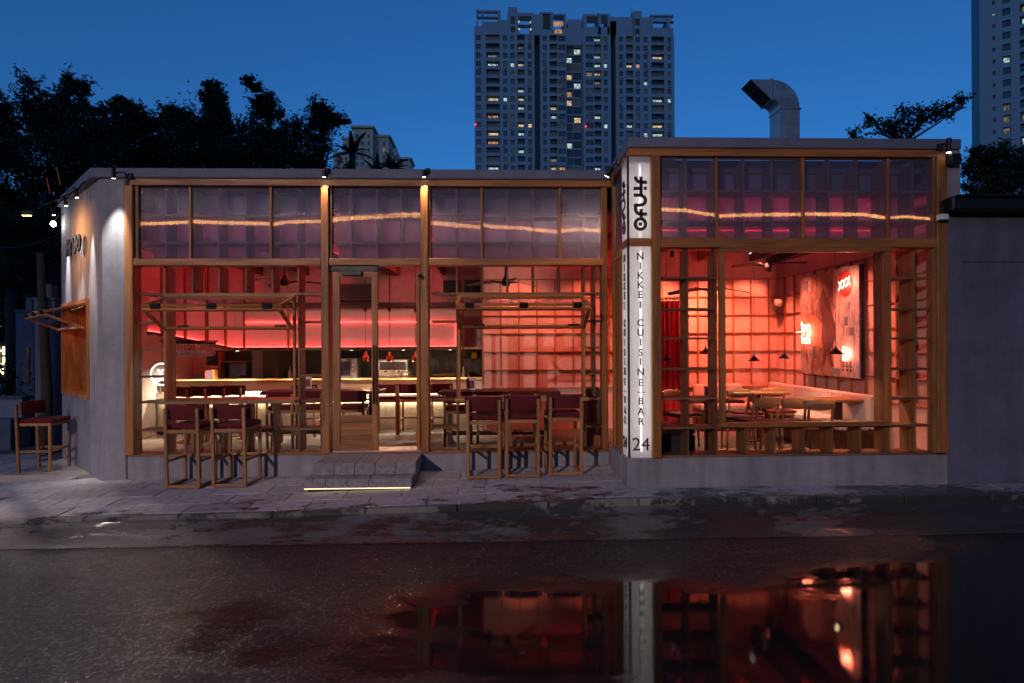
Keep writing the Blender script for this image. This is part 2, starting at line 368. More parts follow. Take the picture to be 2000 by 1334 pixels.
bxo('header_beam', B, XL(250)+.002, L-.05, ZH, 1.47, L+.12, ZB_-.002, OAK)
for x0, x1 in ((250, 266), (630, 645), (823, 838)):
    bxo('post', B, XL(x0), L-.065, .446, XL(x1), L+.12, ZH-.002, OAK, .006)
bxo('post', B, 1.35, L-.03, .446, 1.425, L+.12, ZH-.002, OAK, .006)
for x0, x1 in ((266, 630), (645, 823), (838, 1179)):
    bxo('beam', B, XL(x0)+.002, L-.055, 2.722, XL(x1)-.002, L+.10, 2.806, OAK, .005)
# jamb linings that show inside the frames
for x0, x1 in ((266, 273), (646, 650), (838, 842)):
    bxo('jamb', B, XL(x0)+.002, L-.02, 2.808, XL(x1), L+.05, ZH-.004, LAT, .002)
LV0, LV1 = L+.042, L+.285
def vslat(px, z0, z1, d=0): bxo('lattice_slat', B, XL(px)-.010, LV0+d, z0, XL(px)+.010, LV1, z1, LAT, .002)
def hshelf(x0, x1, z): bxo('lattice_shelf', B, XL(x0)+.004, LV0-.010, z-.012, XL(x1)-.004, LV1-.004, z+.012, LAT, .002)
def mull(px, z0, z1): bxo('mullion', B, XL(px)-.014, L-.012, z0, XL(px)+.014, L+.040, z1, OAK, .003)
def pane(x0, x1, z0, z1, m=GLASS, y=L+.016, name='window_pane'): return bxo(name, B, XL(x0)+.003, y, z0, XL(x1)-.003, y+.008, z1, m, 0)
ZC0, ZC1 = 2.81, 3.68
bays = [((273, 629), (321, 373, 425, 478, 530, 581), (373, 530)), ((650, 823), (685, 737, 783), ()), ((842, 1178), (892, 942, 992, 1043, 1094, 1143), (942, 1094))]
for (x0, x1), vs, ms in bays:
    for v in vs: vslat(v, ZC0, ZC1)
    for z in (3.342, 3.011): hshelf(x0, x1, z)
    pane(x0, x1, 3.02, ZC1, BACKP, LV1+.004, 'back_sheet'); pane(x0, x1, ZC0, 3.0, BACKC, LV1+.004, 'back_sheet')
    for m_ in ms: mull(m_, ZC0, ZC1)
    ed = [x0] + list(ms) + [x1]
    for e0, e1 in zip(ed, ed[1:]): pane(e0+(2 if e0 in ms else 0), e1-(2 if e1 in ms else 0), ZC0, ZC1, FROST, name='clerestory_pane')
# lower lattice, bay 1 and bay 3
for xa, xj0, xj1, xb, shorts, lows in ((268, 318, 581, 629, (373, 425, 478, 530), (373, 425, 478, 530)), (842, 892, 1143, 1178, (942, 992, 1043, 1094), ())):
    for v in (xj0, xj1): vslat(v, .447, 2.72)
    for v in shorts: vslat(v, 2.385, 2.72)
    for v in lows: vslat(v, .447, 1.05)
    hshelf(xa, xb, 2.385)
    for z in (2.041, 1.71, 1.38, 1.07, .727):
        hshelf(xa, xj0-1, z); hshelf(xj1+1, xb, z)
    if lows: hshelf(xj0+1, xj1-1, .727)
    pane(xa, xj0-1, .447, 2.72); pane(xj1+1, xb, .447, 2.72); pane(xj0+1, xj1-1, 2.40, 2.72)
    if lows: pane(xj0+1, xj1-1, .447, 1.045)
    else: pane(xj0+1, xj1-1, .447, 1.045); vslat(1163, 1.1, 2.72)
# window frames round the two openings
def opening(x0, x1):
    X0, X1 = XL(x0)+.012, XL(x1)-.012
    bxo('window_frame', B, X0, L-.01, 2.335, X1, L+.04, 2.372, OAK, .003)
    for xx in (X0, X1-.03): bxo('window_frame', B, xx, L-.008, 1.105, xx+.03, L+.038, 2.333, OAK, .003)
    return X0, X1
def sash(p0, al, w, d0, d1, name='window_sash', hinges=()):
    # p0: lower corner; al: unit along; d0 -> d1: vector across the sash
    ac = (d1-d0); ln = ac.length; ac = ac.normalized(); nrm = al.cross(ac).normalized(); m = MB(); e = .042
    A_, B_, C_, D_ = p0+d0, p0+d0+al*w, p0+d1+al*w, p0+d1
    m.bar(A_+ac*e/2, B_+ac*e/2, e, .03, nrm); m.bar(D_-ac*e/2, C_-ac*e/2, e, .03, nrm)
    m.bar(A_+al*e/2+ac*e, D_+al*e/2-ac*e, e, .029, nrm); m.bar(B_-al*e/2+ac*e, C_-al*e/2-ac*e, e, .029, nrm)
    s = m.build(name, OAK[0], B, .003)
    g = MB().bar(A_+al*e+ac*(ln/2), B_-al*e+ac*(ln/2), ln-2*e, .006, nrm); g.build('pane', GLASS, s)
    for h in hinges:
        hb = MB().bar(D_+al*(w*h-.05)+ac*.004, D_+al*(w*h+.05)+ac*.004, .05, .055, nrm); hb.build('hinge', BLACK, s, .004)
    return s
def bifold(p, al, w, out, ztop, zmid, zbot, ext):
    k = Vector((0, 0, 1)); d0 = k*ztop; d1 = k*zmid+out*ext; d2 = k*zbot+out*.03
    s1 = sash(p, al, w, d0, d1+k*.012, hinges=(.1, .5, .9)); s2 = sash(p, al, w, d2, d1-k*.022)
    for t in (.03, .97):
        MB().tube([p+al*(w*t)+k*(zbot+.28)+out*.02, p+al*(w*t)+k*(zmid+.03)+out*(ext*.35)], .008, 6).build('gas_strut', BLACK, s1)
    for t in (.12, .86): MB().bar(p+al*(w*t)+d2+k*.03+out*.03, p+al*(w*t+.14)+d2+k*.03+out*.03, .02, .03).build('handle', BLACK, s2, .003)
for x0, x1 in ((318, 579), (892, 1145)):
    X0, X1 = opening(x0, x1)
    bifold(Vector((X0+.005, L-.012, 0)), Vector((1, 0, 0)), X1-X0-.01, Vector((0, -1, 0)), 2.34, 2.195, 1.955, .46)
    bxo('counter_board', B, X0-.03, L-.13, 1.058, X1+.03, L+.32, 1.098, BOARD, .005)
# side window in the splayed wall
wp = WA+a*(T0*wl); wq = WA+a*(T1*wl)
fr = MB()
for z0, z1 in ((ZW0, ZW0+.05), (ZW1-.05, ZW1)):
    fr.prism([(v.x, v.y) for v in (wp+outw*.03, wq+outw*.03, wq+inw*.29, wp+inw*.29)], z0, z1)
for p_, s_ in ((wp, 1), (wq, -1)):
    fr.prism([(v.x, v.y) for v in (p_+outw*.028, p_+a*(.05*s_)+outw*.028, p_+a*(.05*s_)+inw*.288, p_+inw*.288)], ZW0+.05, ZW1-.05)
fr.build('side_window_frame', OAK[2], B)
bifold(wp+a*.055+outw*.02, a, wl*(T1-T0)-.11, outw, ZW1-.06, 2.17, 1.98, .42)
MB().prism([(v.x, v.y) for v in (wp+a*.06+inw*.22, wq-a*.06+inw*.22, wq-a*.06+inw*.25, wp+a*.06+inw*.25)], ZW0+.06, 1.86).build('window_shutter', OAK[0], B)
# ---- right volume
bxo('plinth', B, 1.437, R, -.1, 5.10, R+.30, .525, CONC, .008)
bxo('plinth', B, 1.437, R+.302, -.1, 1.72, L-.032, .50, CONC, .008)
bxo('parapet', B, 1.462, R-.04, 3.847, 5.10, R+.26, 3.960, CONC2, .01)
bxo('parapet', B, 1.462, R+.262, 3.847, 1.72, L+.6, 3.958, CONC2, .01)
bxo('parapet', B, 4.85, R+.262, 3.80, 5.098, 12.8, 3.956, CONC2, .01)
bxo('pier', B, 4.946, R-.02, .527, 5.10, R+.3, 3.845, CONC, .006)
bxo('sill', B, 1.80, R+.01, .527, 4.84, R+.30, .548, LAT, .003)
bxo('header_beam', B, 1.466, R-.02, 3.765, 4.944, R+.12, 3.845, OAK)
bxo('post', B, 1.706, R-.035, .527, 1.803, R+.14, 3.763, OAK, .006)
bxo('post', B, 4.832, R-.035, .549, 4.943, R+.14, 3.763, OAK, .006)
bxo('beam', B, 1.805, R-.03, 2.782, 4.83, R+.12, 2.884, OAK, .005)
bxo('jamb', B, 4.80, R-.01, 2.886, 4.83, R+.06, 3.763, LAT, .002); bxo('jamb', B, 4.80, R-.01, .55, 4.83, R+.06, 2.78, LAT, .002)
RV0, RV1 = R+.042, R+.285
def vslr(px, z0, z1): bxo('lattice_slat', B, XR(px)-.010, RV0, z0, XR(px)+.010, RV1, z1, LAT, .002)
def hshr(x0, x1, z): bxo('lattice_shelf', B, XR(x0)+.006, RV0-.010, z-.011, XR(x1)-.006, RV1-.004, z+.011, LAT, .002)
def paner(x0, x1, z0, z1, m=GLASS, name='window_pane'): bxo(name, B, XR(x0)+.004, R+.016, z0, XR(x1)-.004, R+.024, z1, m, 0)
ZD0, ZD1 = 2.888, 3.755
for v in (1344, 1401, 1457, 1513, 1570, 1624, 1679, 1736, 1790): vslr(v, ZD0, ZD1)
for z in (PZ(372, R, 1500), PZ(431, R, 1500)): hshr(1291, 1822, z)
for v in (1401, 1570, 1736): bxo('mullion', B, XR(v)-.013, R-.01, ZD0, XR(v)+.013, R+.040, ZD1, OAK, .003)
for e0, e1 in ((1291, 1399), (1403, 1568), (1572, 1734), (1738, 1822)): paner(e0, e1, ZD0, ZD1, FROST, 'clerestory_pane')
ZWB = .85
bxo('back_sheet', B, XR(1291), RV1+.004, PZ(431, R, 1500)+.01, XR(1822), RV1+.008, ZD1, BACKP, 0); bxo('back_sheet', B, XR(1291), RV1+.004, ZD0, XR(1822), RV1+.008, PZ(431, R, 1500)-.01, BACKC, 0)
for v in (1346, 1402): vslr(v, .549, 2.78)
for v in (1740, 1792): vslr(v, .549, 2.78)
for v in (1459, 1516, 1572, 1629, 1685): vslr(v, .549, ZWB-.02)
for py in (542, 603, 661, 721, 779): hshr(1291, 1402, PZ(py, R, 1340)); hshr(1740, 1822, PZ(py, R, 1790))
hshr(1291, 1402, ZWB-.012); hshr(1740, 1822, ZWB-.012); bxo('lattice_shelf', B, XR(1404), RV0+.006, ZWB-.022, XR(1738), RV1, ZWB-.004, LAT, .002)
paner(1291, 1400, .549, 2.78); paner(1742, 1822, .549, 2.78); paner(1410, 1731, .549, ZWB-.03)
fx0, fx1 = XR(1405), XR(1737)
bxo('picture_window_frame', B, fx0, R-.04, ZWB, fx1, R+.04, ZWB+.05, OAK, .004); bxo('picture_window_frame', B, fx0, R-.04, 2.735, fx1, R+.04, 2.78, OAK, .004)
for xx in (fx0, fx1-.055): bxo('picture_window_frame', B, xx, R-.038, ZWB+.052, xx+.055, R+.038, 2.733, OAK, .004)
bxo('picture_window_pane', B, fx0+.057, R-.002, ZWB+.054, fx1-.057, R+.008, 2.731, GLASSB, 0)
# ---- return wall between the two volumes
bxo('return_post', B, 1.472, R+.29, .502, 1.56, R+.36, 3.845, OAK, .004); bxo('return_post', B, 1.472, L-.14, .502, 1.56, L-.055, 3.845, OAK, .004)
bxo('return_beam', B, 1.474, R+.362, 2.75, 1.56, L-.142, 2.85, OAK, .004); bxo('return_beam', B, 1.474, R+.362, 3.765, 1.56, L-.142, 3.845, OAK, .004)
bxo('clerestory_pane', B, 1.50, R+.364, 2.852, 1.508, L-.144, 3.763, FROST, 0)
for k, z in enumerate((3.14, 3.45)): bxo('lattice_shelf', B, 1.512, R+.364, z-.009, 1.70, L-.144, z+.009, LAT, .002)
for k in range(3): bxo('wood_panel', B, 1.49, R+.364+k*.165, .502, 1.53, R+.526+k*.165, 2.748, OAK, .006)
bxo('cabinet', B, XL(1152), L+.30, FLOOR, 1.42, L+.75, 1.17, OAK, .006)
# ---- roof
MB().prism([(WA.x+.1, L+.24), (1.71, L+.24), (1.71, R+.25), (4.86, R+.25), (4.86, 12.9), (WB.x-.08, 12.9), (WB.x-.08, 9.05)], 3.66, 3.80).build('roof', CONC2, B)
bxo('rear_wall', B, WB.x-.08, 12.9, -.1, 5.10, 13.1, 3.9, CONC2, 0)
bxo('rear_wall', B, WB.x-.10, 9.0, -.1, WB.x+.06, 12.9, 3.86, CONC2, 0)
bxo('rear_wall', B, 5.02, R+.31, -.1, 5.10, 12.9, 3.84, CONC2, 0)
# ---- door
D0, D1 = XL(650), XL(738)
bxo('door_transom', B, D0-.03, L-.02, 2.655, XL(740), L+.06, 2.718, BLACK, .004)
dr = bxo('door', B, D0, L-.005, .46, D0+.085, L+.04, 2.65, OAK, .004)
bxo('stile', dr, D1-.075, L-.005, .46, D1, L+.04, 2.65, OAK, .004)
bxo('rail', dr, D0+.086, L-.003, 2.58, D1-.076, L+.038, 2.65, OAK, .003); bxo('rail', dr, D0+.086, L-.003, .815, D1-.076, L+.038, .895, OAK, .003)
bxo('rail', dr, D0+.086, L-.003, .46, D1-.076, L+.038, .53, OAK, .003); bxo('panel', dr, D0+.086, L+.010, .531, D1-.076, L+.026, .814, OAK, .003)
bxo('pane', dr, D0+.086, L+.012, .896, D1-.076, L+.020, 2.579, GLASS, 0)
hb = MB(); hx = D1-.04; hb.tube([(hx, L-.06, 1.04), (hx, L-.06, 1.75)], .013, 8); hb.tube([(hx, L-.06, 1.15), (hx, L, 1.15)], .009, 6); hb.tube([(hx, L-.06, 1.64), (hx, L, 1.64)], .009, 6); hb.build('handle', BLACK, dr, smooth=True)
cl = bxo('door_closer', dr, D0+.12, L-.05, 2.60, D0+.36, L-.008, 2.655, BLACK, .004)
ox = XL(815); d2 = bxo('door', B, ox-.02, L+.05, .46, ox+.022, L+.13, 2.65, OAK, .004)
bxo('stile', d2, ox-.06, L+.55, .46, ox-.018, L+.63, 2.65, OAK, .004)
for z0, z1 in ((2.58, 2.65), (.815, .895), (.46, .53)): MB().bar((ox, L+.131, (z0+z1)/2), (ox-.038, L+.549, (z0+z1)/2), .038, z1-z0).build('rail', OAK[1], d2, .003)
MB().bar((ox, L+.131, .673), (ox-.038, L+.549, .673), .014, .283).build('panel', OAK[1], d2)
MB().bar((ox, L+.131, 1.737), (ox-.038, L+.549, 1.737), .008, 1.68).build('pane', GLASS, d2)
bxo('threshold', B, XL(650), L-.02, .446, XL(823), L+.28, .462, STEEL, .002)

# ---- interior shell
struct(MB().box(WB.x+.061, L+.29, FLOOR-.1, 1.72, 12.9, FLOOR).build('floor', None or plain('polished_floor', (.42, .37, .33), .18, 0, .12, .03, 3)))
struct(MB().box(1.722, R+.30, FLOOR-.1, 4.979, 12.9, .28).build('floor', plain('dining_floor', (.34, .24, .2), .25, 0, .15, .05, 3)))
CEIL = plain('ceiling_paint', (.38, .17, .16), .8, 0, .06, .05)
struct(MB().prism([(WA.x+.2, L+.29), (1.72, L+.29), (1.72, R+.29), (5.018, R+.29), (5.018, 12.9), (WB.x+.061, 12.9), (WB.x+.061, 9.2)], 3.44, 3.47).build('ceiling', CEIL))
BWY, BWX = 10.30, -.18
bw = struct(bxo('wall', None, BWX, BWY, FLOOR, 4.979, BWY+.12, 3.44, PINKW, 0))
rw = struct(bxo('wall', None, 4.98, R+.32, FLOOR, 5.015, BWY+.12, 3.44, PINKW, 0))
kw = struct(bxo('wall', None, WB.x+.062, 12.40, FLOOR, BWX, 12.5, 3.44, WALLW, 0))
struct(bxo('wall', None, BWX, BWY+.122, FLOOR, BWX+.1, 12.4, 3.44, WALLW, 0))
lw_ = struct(bxo('wall', None, WB.x+.061, 9.3, FLOOR, WB.x+.10, 12.4, 3.44, WALLW, 0))
mod = .312
x = BWX+.012
while x < 4.95:
    bxo('batten', bw, x-.011, BWY-.03, FLOOR+.9, x+.011, BWY, 2.87, OAK, .002); x += mod
for k in range(7):
    bxo('batten', bw, BWX, BWY-.027, 1.0+k*mod-.007, 4.978, BWY-.001, 1.0+k*mod+.007, OAK, .002)
y = BWY-mod
while y > R+.4:
    bxo('batten', rw, 4.95, y-.011, FLOOR+.9, 4.98, y+.011, 2.87, OAK, .002); y -= mod
for k in range(7): bxo('batten', rw, 4.953, R+.33, 1.0+k*mod-.007, 4.979, BWY-.05, 1.0+k*mod+.007, OAK, .002)
# ceiling beams
x = -4.68; k = 0
while x < 4.8:
    bxo('ceiling_beam', B, x-.035, (L+.5 if x < -4 else L if x < 1.7 else R)+.36, 3.18, x+.035, (12.3 if x < BWX else BWY-.02), 3.40, DARKW if k % 3 else OAK, .004); x += .92; k += 1
# ------------------------------------------------------------------ lettering and the corner sign
def arc(cx, cy, r, t0, t1, n=8): return [(cx+r*math.cos(RAD(t0+(t1-t0)*k/n)), cy+r*math.sin(RAD(t0+(t1-t0)*k/n))) for k in range(n+1)]
def stroke_mesh(strokes, w, depth):            # flat strokes in (u, v), thickness along n
    m = MB()
    for st in strokes:
        n = len(st); Lf = []; Rt = []
        for i, (x, y) in enumerate(st):
            a_ = st[max(i-1, 0)]; b_ = st[min(i+1, n-1)]; dx, dy = b_[0]-a_[0], b_[1]-a_[1]; l = math.hypot(dx, dy) or 1
            Lf.append((x-dy/l*w/2, y+dx/l*w/2)); Rt.append((x+dy/l*w/2, y-dx/l*w/2))
        vs = []
        for z in (0, depth): vs += [(p[0], p[1], z) for p in Lf] + [(p[0], p[1], z) for p in Rt]
        fs = []
        for i in range(n-1):
            fs += [(i, i+1, n+i+1, n+i), (2*n+i, 3*n+i, 3*n+i+1, 2*n+i+1), (i, 2*n+i, 2*n+i+1, i+1), (n+i, n+i+1, 3*n+i+1, 3*n+i)]
        fs += [(0, n, 3*n, 2*n), (n-1, 3*n-1, 4*n-1, 2*n-1)]; m.add(vs, fs)
    return m
# the emblem, drawn upright as it runs down the sign; unit = 1 in crop pixels, y up
def emblem():
    s = [[(388, -402), (388, -604)], arc(388, -402, 58, 180, 270, 8) + [(450, -460)], [(310, -526), (388, -526)], [(418, -524), (449, -524)],
         [(310, -597), (405, -597)], [(388, -597)] + arc(388, -650, 47, 75, -75, 10) + [(370, -702), (328, -702)],
         [(328, -690), (328, -740)] + arc(383, -740, 55, 180, 270, 7) + [(450, -795)], [(388, -742), (388, -838)], arc(380, -900, 55, 90, 450, 24), [(364, -900), (397, -900)]]
    return [[((x-380)/5.336/183.5, (y+680)/5.336/183.5) for x, y in q] for q in s]
EMB = emblem()
def place(me_or_mb, name, m, parent, origin, ux, uy):
    ob = me_or_mb.build(name, m, parent) if isinstance(me_or_mb, MB) else link(name, me_or_mb, parent)
    if not isinstance(me_or_mb, MB) and not ob.data.materials: ob.data.materials.append(m)
    ux = Vector(ux); uy = Vector(uy); nz = ux.cross(uy)
    mm = Matrix((ux, uy, nz)).transposed().to_4x4(); mm.translation = origin; ob.matrix_local = mm; return ob
SG = thing('corner_sign', 'tall white light box sign on the corner with dark emblem and vertical lettering', 'sign', (1.585, R+.15, .55))
so = Vector(SG.location)
def sb(name, x0, y0, z0, x1, y1, z1, m, bev=.002): return bxo(name, SG, x0-so.x, y0-so.y, z0-so.z, x1-so.x, y1-so.y, z1-so.z, m, bev)
SX0, SX1 = 1.474, 1.702
sb('corner_trim', 1.452, R+.002, .527, 1.4725, R+.028, 3.763, DARKW)
sb('crossbar', SX0, R-.004, PZ(481, R, 1250), SX1, R+.03, PZ(465, R, 1250), OAK, .003); sb('crossbar', 1.452, R+.03, PZ(481, R, 1250), 1.473, R+.285, PZ(465, R, 1250), OAK, .003)
zc0, zc1 = PZ(481, R, 1250), PZ(465, R, 1250)
for z0, z1 in ((.530, zc0-.002), (zc1+.002, 3.762)):
    sb('front_panel', SX0, R+.004, z0, SX1, R+.010, z1, SIGNP, 0); sb('side_panel', 1.455, R+.031, z0, 1.461, R+.284, z1, SIGNP, 0)
sb('back_panel', 1.70, R+.03, .53, 1.705, R+.285, 3.76, WHITEP, 0); sb('back_panel', 1.463, R+.286, .53, 1.70, R+.289, 3.76, WHITEP, 0)
tb = MB(); tx = PX(1258, R)-so.x
tb.tube([(tx, .0, .02), (tx, .0, zc0-so.z-.03)], .011, 8); tb.tube([(tx, .0, zc1-so.z+.03), (tx, .0, PZ(318, R, 1250)-so.z)], .011, 8); tb.build('light_tube', TUBE, SG, smooth=True)
sb('light_shade', SX0+.01, R+.02, PZ(318, R, 1250), SX1-.01, R+.27, PZ(316, R, 1250), STEEL, 0)
place(stroke_mesh(EMB, .034, .008), 'emblem', INK, SG, (PX(1251.5, R)-so.x, R-.003-so.y, PZ(397, R, 1250)-so.z), (1, 0, 0), (0, 0, 1))
place(stroke_mesh(EMB, .034, .008), 'emblem', INK, SG, (1.452-so.x, R+.155-so.y, PZ(399, R, 1230)-so.z), (0, -1, 0), (0, 0, 1))
rows = list(zip('NIKKEI', (501, 520, 539, 557, 576, 596))) + list(zip('CUISINE', (631, 650, 669, 689, 707, 727, 748))) + [('-', 766)] + list(zip('BAR', (784, 804, 824))) + [('24', 869)]
for ch, py in rows:
    z = PZ(py, R, 1251)-so.z
    if ch == '-':
        MB().box(PX(1244, R)-so.x, R-.003-so.y, z-.004, PX(1259, R)-so.x, R+.003-so.y, z+.004).build('letter', INK, SG)
        MB().box(1.448-so.x, R+.11-so.y, z-.004, 1.454-so.x, R+.2-so.y, z+.004).build('letter', INK, SG); continue
    me = text_mesh(ch, .198 if ch == '24' else .105, .006, .0 if ch == '24' else .0016); me.materials.append(INK)
    place(me, 'letter', INK, SG, (PX(1251, R)-so.x, R+.0005-so.y, z), (1, 0, 0), (0, 0, 1))
    me = text_mesh(ch, .17 if ch == '24' else .105, .006, .005); me.materials.append(INK)
    place(me, 'letter', INK, SG, (1.4515-so.x, R+.157-so.y, z), (0, -1, 0), (0, 0, 1))
# emblem mounted on the splayed wall, running sideways
wm = WA+a*(wl*.50)+outw*.05
we = thing('wall_emblem', 'dark metal emblem letters mounted on the lamp-lit side wall', 'sign', (wm.x, wm.y, 3.08))
place(stroke_mesh([[(x_*1.6, y_*1.45) for x_, y_ in s_] for s_ in EMB], .05, .02), 'emblem', BLACK, we, (0, 0, 0), (0, 0, 1), tuple(a))

# reflected light trails modelled as golden glowing slivers behind the upper panes
def trail_reflection(name, label, segs, X, Y, x0y):
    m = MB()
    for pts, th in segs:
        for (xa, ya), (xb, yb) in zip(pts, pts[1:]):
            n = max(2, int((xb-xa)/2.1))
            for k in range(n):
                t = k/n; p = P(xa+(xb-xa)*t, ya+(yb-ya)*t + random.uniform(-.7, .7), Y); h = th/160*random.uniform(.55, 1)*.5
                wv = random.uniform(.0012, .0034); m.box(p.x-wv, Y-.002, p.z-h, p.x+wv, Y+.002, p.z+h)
    o = m.build(name, GOLD); return tag(o, label, 'light strand', 'golden modelled reflections along the upper panes')  # each strand stands in for light trails reflected in the panes
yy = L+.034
trail_reflection('trail_sliver', 'thin golden light-trail reflection modelled as glowing slivers behind the upper panes left of the door bay', [([(273, 437), (320, 436), (371, 434)], 8), ([(376, 433), (430, 435), (480, 436), (528, 437)], 8), ([(533, 438), (560, 434), (628, 432)], 8)], None, yy, 0)
trail_reflection('trail_sliver', 'brightest golden light-trail reflection modelled as glowing slivers, in the pane over the door', [([(651, 430), (684, 426), (740, 423), (780, 420), (822, 420)], 11)], None, yy, 0)
trail_reflection('trail_sliver', 'golden light-trail reflection modelled as glowing slivers sagging rightwards beside the corner sign, in the left volume', [([(842, 436), (872, 438), (939, 444)], 9), ([(945, 439), (960, 443), (1017, 445), (1046, 449), (1091, 453)], 8), ([(1097, 451), (1133, 448), (1178, 451)], 8)], None, yy, 0)
trail_reflection('trail_sliver', 'golden light-trail reflection modelled as glowing slivers in the upper panes of the right volume', [([(1293, 409), (1338, 411), (1398, 421)], 7), ([(1405, 422), (1454, 420), (1512, 419), (1567, 419)], 7), ([(1573, 418), (1686, 419), (1732, 426)], 7), ([(1740, 425), (1767, 423), (1820, 428)], 6)], None, R+.034, 0)

# ------------------------------------------------------------------ stools
def make_stool(name, label, loc, rz, group=None):
    t = thing(name, label, 'stool', loc, rz, group); s = .0165; hx, hy = .18, .19
    for sx in (-1, 1):
        MB().bar((sx*hx, -hy, .03), (sx*hx, -hy-.03, .90), .03, .036, (1, 0, 0)).build('leg', STOOLW[2], t, .004)
        MB().bar((sx*hx, hy, .03), (sx*hx, hy, .665), .03, .034, (1, 0, 0)).build('leg', STOOLW[2], t, .004)
        bxo('runner', t, sx*hx-.017, -hy-.017, 0, sx*hx+.017, hy+.017, .032, STOOLW, .004)
        bxo('side_rail', t, sx*hx-.012, -hy+.019, .285, sx*hx+.012, hy-.019, .315, STOOLW, .003)
        bxo('side_rail', t, sx*hx-.012, -hy+.019, .625, sx*hx+.012, hy-.019, .663, STOOLW, .003)
    bxo('cross_rail', t, -hx+.018, -hy-.012, .003, hx-.018, -hy+.012, .034, STOOLW, .003)
    bxo('cross_rail', t, -hx+.017, hy-.012, .29, hx-.017, hy+.012, .325, STOOLW, .003)
    bxo('cross_rail', t, -hx+.017, -hy-.03, .62, hx-.017, -hy-.005, .66, STOOLW, .003); bxo('cross_rail', t, -hx+.017, hy-.012, .62, hx-.017, hy+.012, .66, STOOLW, .003)
    m = MB().box(-.195, -.165, .664, .195, .215, .715); m.build('seat', RED, t, .02, True, 3)
    m = MB(); n = 9; vs = []; fs = []                                   # back cushion, gently curved
    for k in range(n):
        u = (k/(n-1)-.5)*2; x_ = u*.215; y_ = -hy+.035-.0 + .03*(1-u*u)*-1 + (.02 if abs(u) > .99 else 0); th = .045 if abs(u) < .99 else .02
        for (dy, z_) in ((0, .765), (th, .765), (th-.01, .93), (-.012, .93)): vs.append((x_, y_+dy, z_))
    for k in range(n-1):
        for j in range(4): fs.append((k*4+j, k*4+(j+1) % 4, (k+1)*4+(j+1) % 4, (k+1)*4+j))
    fs += [(3, 2, 1, 0), tuple(range(4*n-4, 4*n))]; m.add(vs, fs).build('backrest', RED, t, .014, True, 2)
    return t
def ground_at(px, Y): X_ = PX(px, Y, 940); return (X_, Y, zs(X_, Y)+.002)
st0 = make_stool('bar_stool', 'red cushioned wooden stool on the pavement, leftmost at the left window counter', ground_at(375, 7.05), RAD(-2), 'stools on the pavement')
dup(st0, ground_at(464, 7.05), RAD(-3), 'red cushioned wooden stool on the pavement nearest the left of the steps')
dup(st0, ground_at(945, 7.03), RAD(1), 'red cushioned wooden stool on the pavement nearest the right of the steps')
dup(st0, ground_at(1020, 7.03), RAD(-1), 'middle one of the three red stools at the right window counter')
dup(st0, ground_at(1100, 7.05), RAD(3), 'red cushioned wooden stool nearest the corner sign')
sx_, sy_ = PX(87, 8.0, 900), 8.0
dup(st0, (sx_, sy_, zs(sx_, sy_)+.02), RAD(-88), 'lone red stool standing sideways under the side window')
inn = [(372, 10.15, -24, 'first red stool from the left in the angled row at the bar end'), (405, 10.25, -22, 'second red stool from the left in the angled row at the bar end'),
       (440, 10.35, -20, 'third red stool from the left in the angled row at the bar end'), (470, 10.45, -18, 'fourth red stool from the left in the angled row, nearest the white light strip'),
       (600, 10.5, 0, 'red stool at the bar seen just left of the door post'), (757, 10.5, 2, 'red stool at the bar seen left in the open doorway'), (803, 10.5, -3, 'red stool at the bar seen right in the open doorway'), (862, 10.5, 0, 'red stool at the bar seen just right of the doorway'),
       (556, 8.95, 0, 'dark red stool at the inner high table behind the left window jamb'), (612, 9.0, 0, 'dark red stool at the inner high table beside the left door post'), (690, 9.0, 3, 'dark red stool behind the glass of the closed door leaf'),
       (895, 8.7, 0, 'dark red stool indoors, left of three at the right high table'), (957, 8.7, 2, 'dark red stool indoors, middle of three at the right high table'), (1020, 8.75, -2, 'dark red stool indoors, right of three at the right high table')]
for px, Y, rz, lb in inn:
    o = dup(st0, (PX(px, Y, 780), Y, FLOOR+.001), RAD(rz), lb); o['group'] = 'stools inside the bar'

# ------------------------------------------------------------------ bar, tables and fittings of the left room
bx0, bx1 = WB.x+.12, BWX-.01
BR = thing('bar_counter', 'long cream fronted bar counter with glowing strip under its upper ledge', 'bar', (0, 11.1, FLOOR))
def bb_(name, x0, y0, z0, x1, y1, z1, m, bev=.003, par=BR): return bxo(name, par, x0, y0-11.1, z0-FLOOR, x1, y1-11.1, z1-FLOOR, m, bev)
bb_('carcass', bx0, 11.08, FLOOR, bx1, 11.8, .75, BLACKH, 0)
n = 10; wdt = (bx1-bx0)/n
for k in range(n): bb_('front_panel', bx0+k*wdt+.003, 11.05, FLOOR+.06, bx0+(k+1)*wdt-.003, 11.078, .745, CREAM, .003)
bb_('lower_counter', bx0, 10.82, .752, bx1, 11.35, .79, DARKW, .004)
bb_('upper_fascia', bx0, 11.18, .905, bx1, 11.20, 1.085, CREAM, .002); bb_('back_riser', bx0, 11.352, .752, bx1, 11.37, 1.08, CREAM, 0)
bb_('top_board', bx0, 11.14, 1.087, bx1, 11.80, 1.115, STOOLW, .003)
bb_('light_strip', bx0+.1, 11.205, .880, bx1-.05, 11.235, .900, WHLED, 0)
bb_('light_strip', bx0+.1, 10.98, .725, bx1-.05, 11.0, .742, emit('counter_under_led', (1, .78, .52), 26), 0)
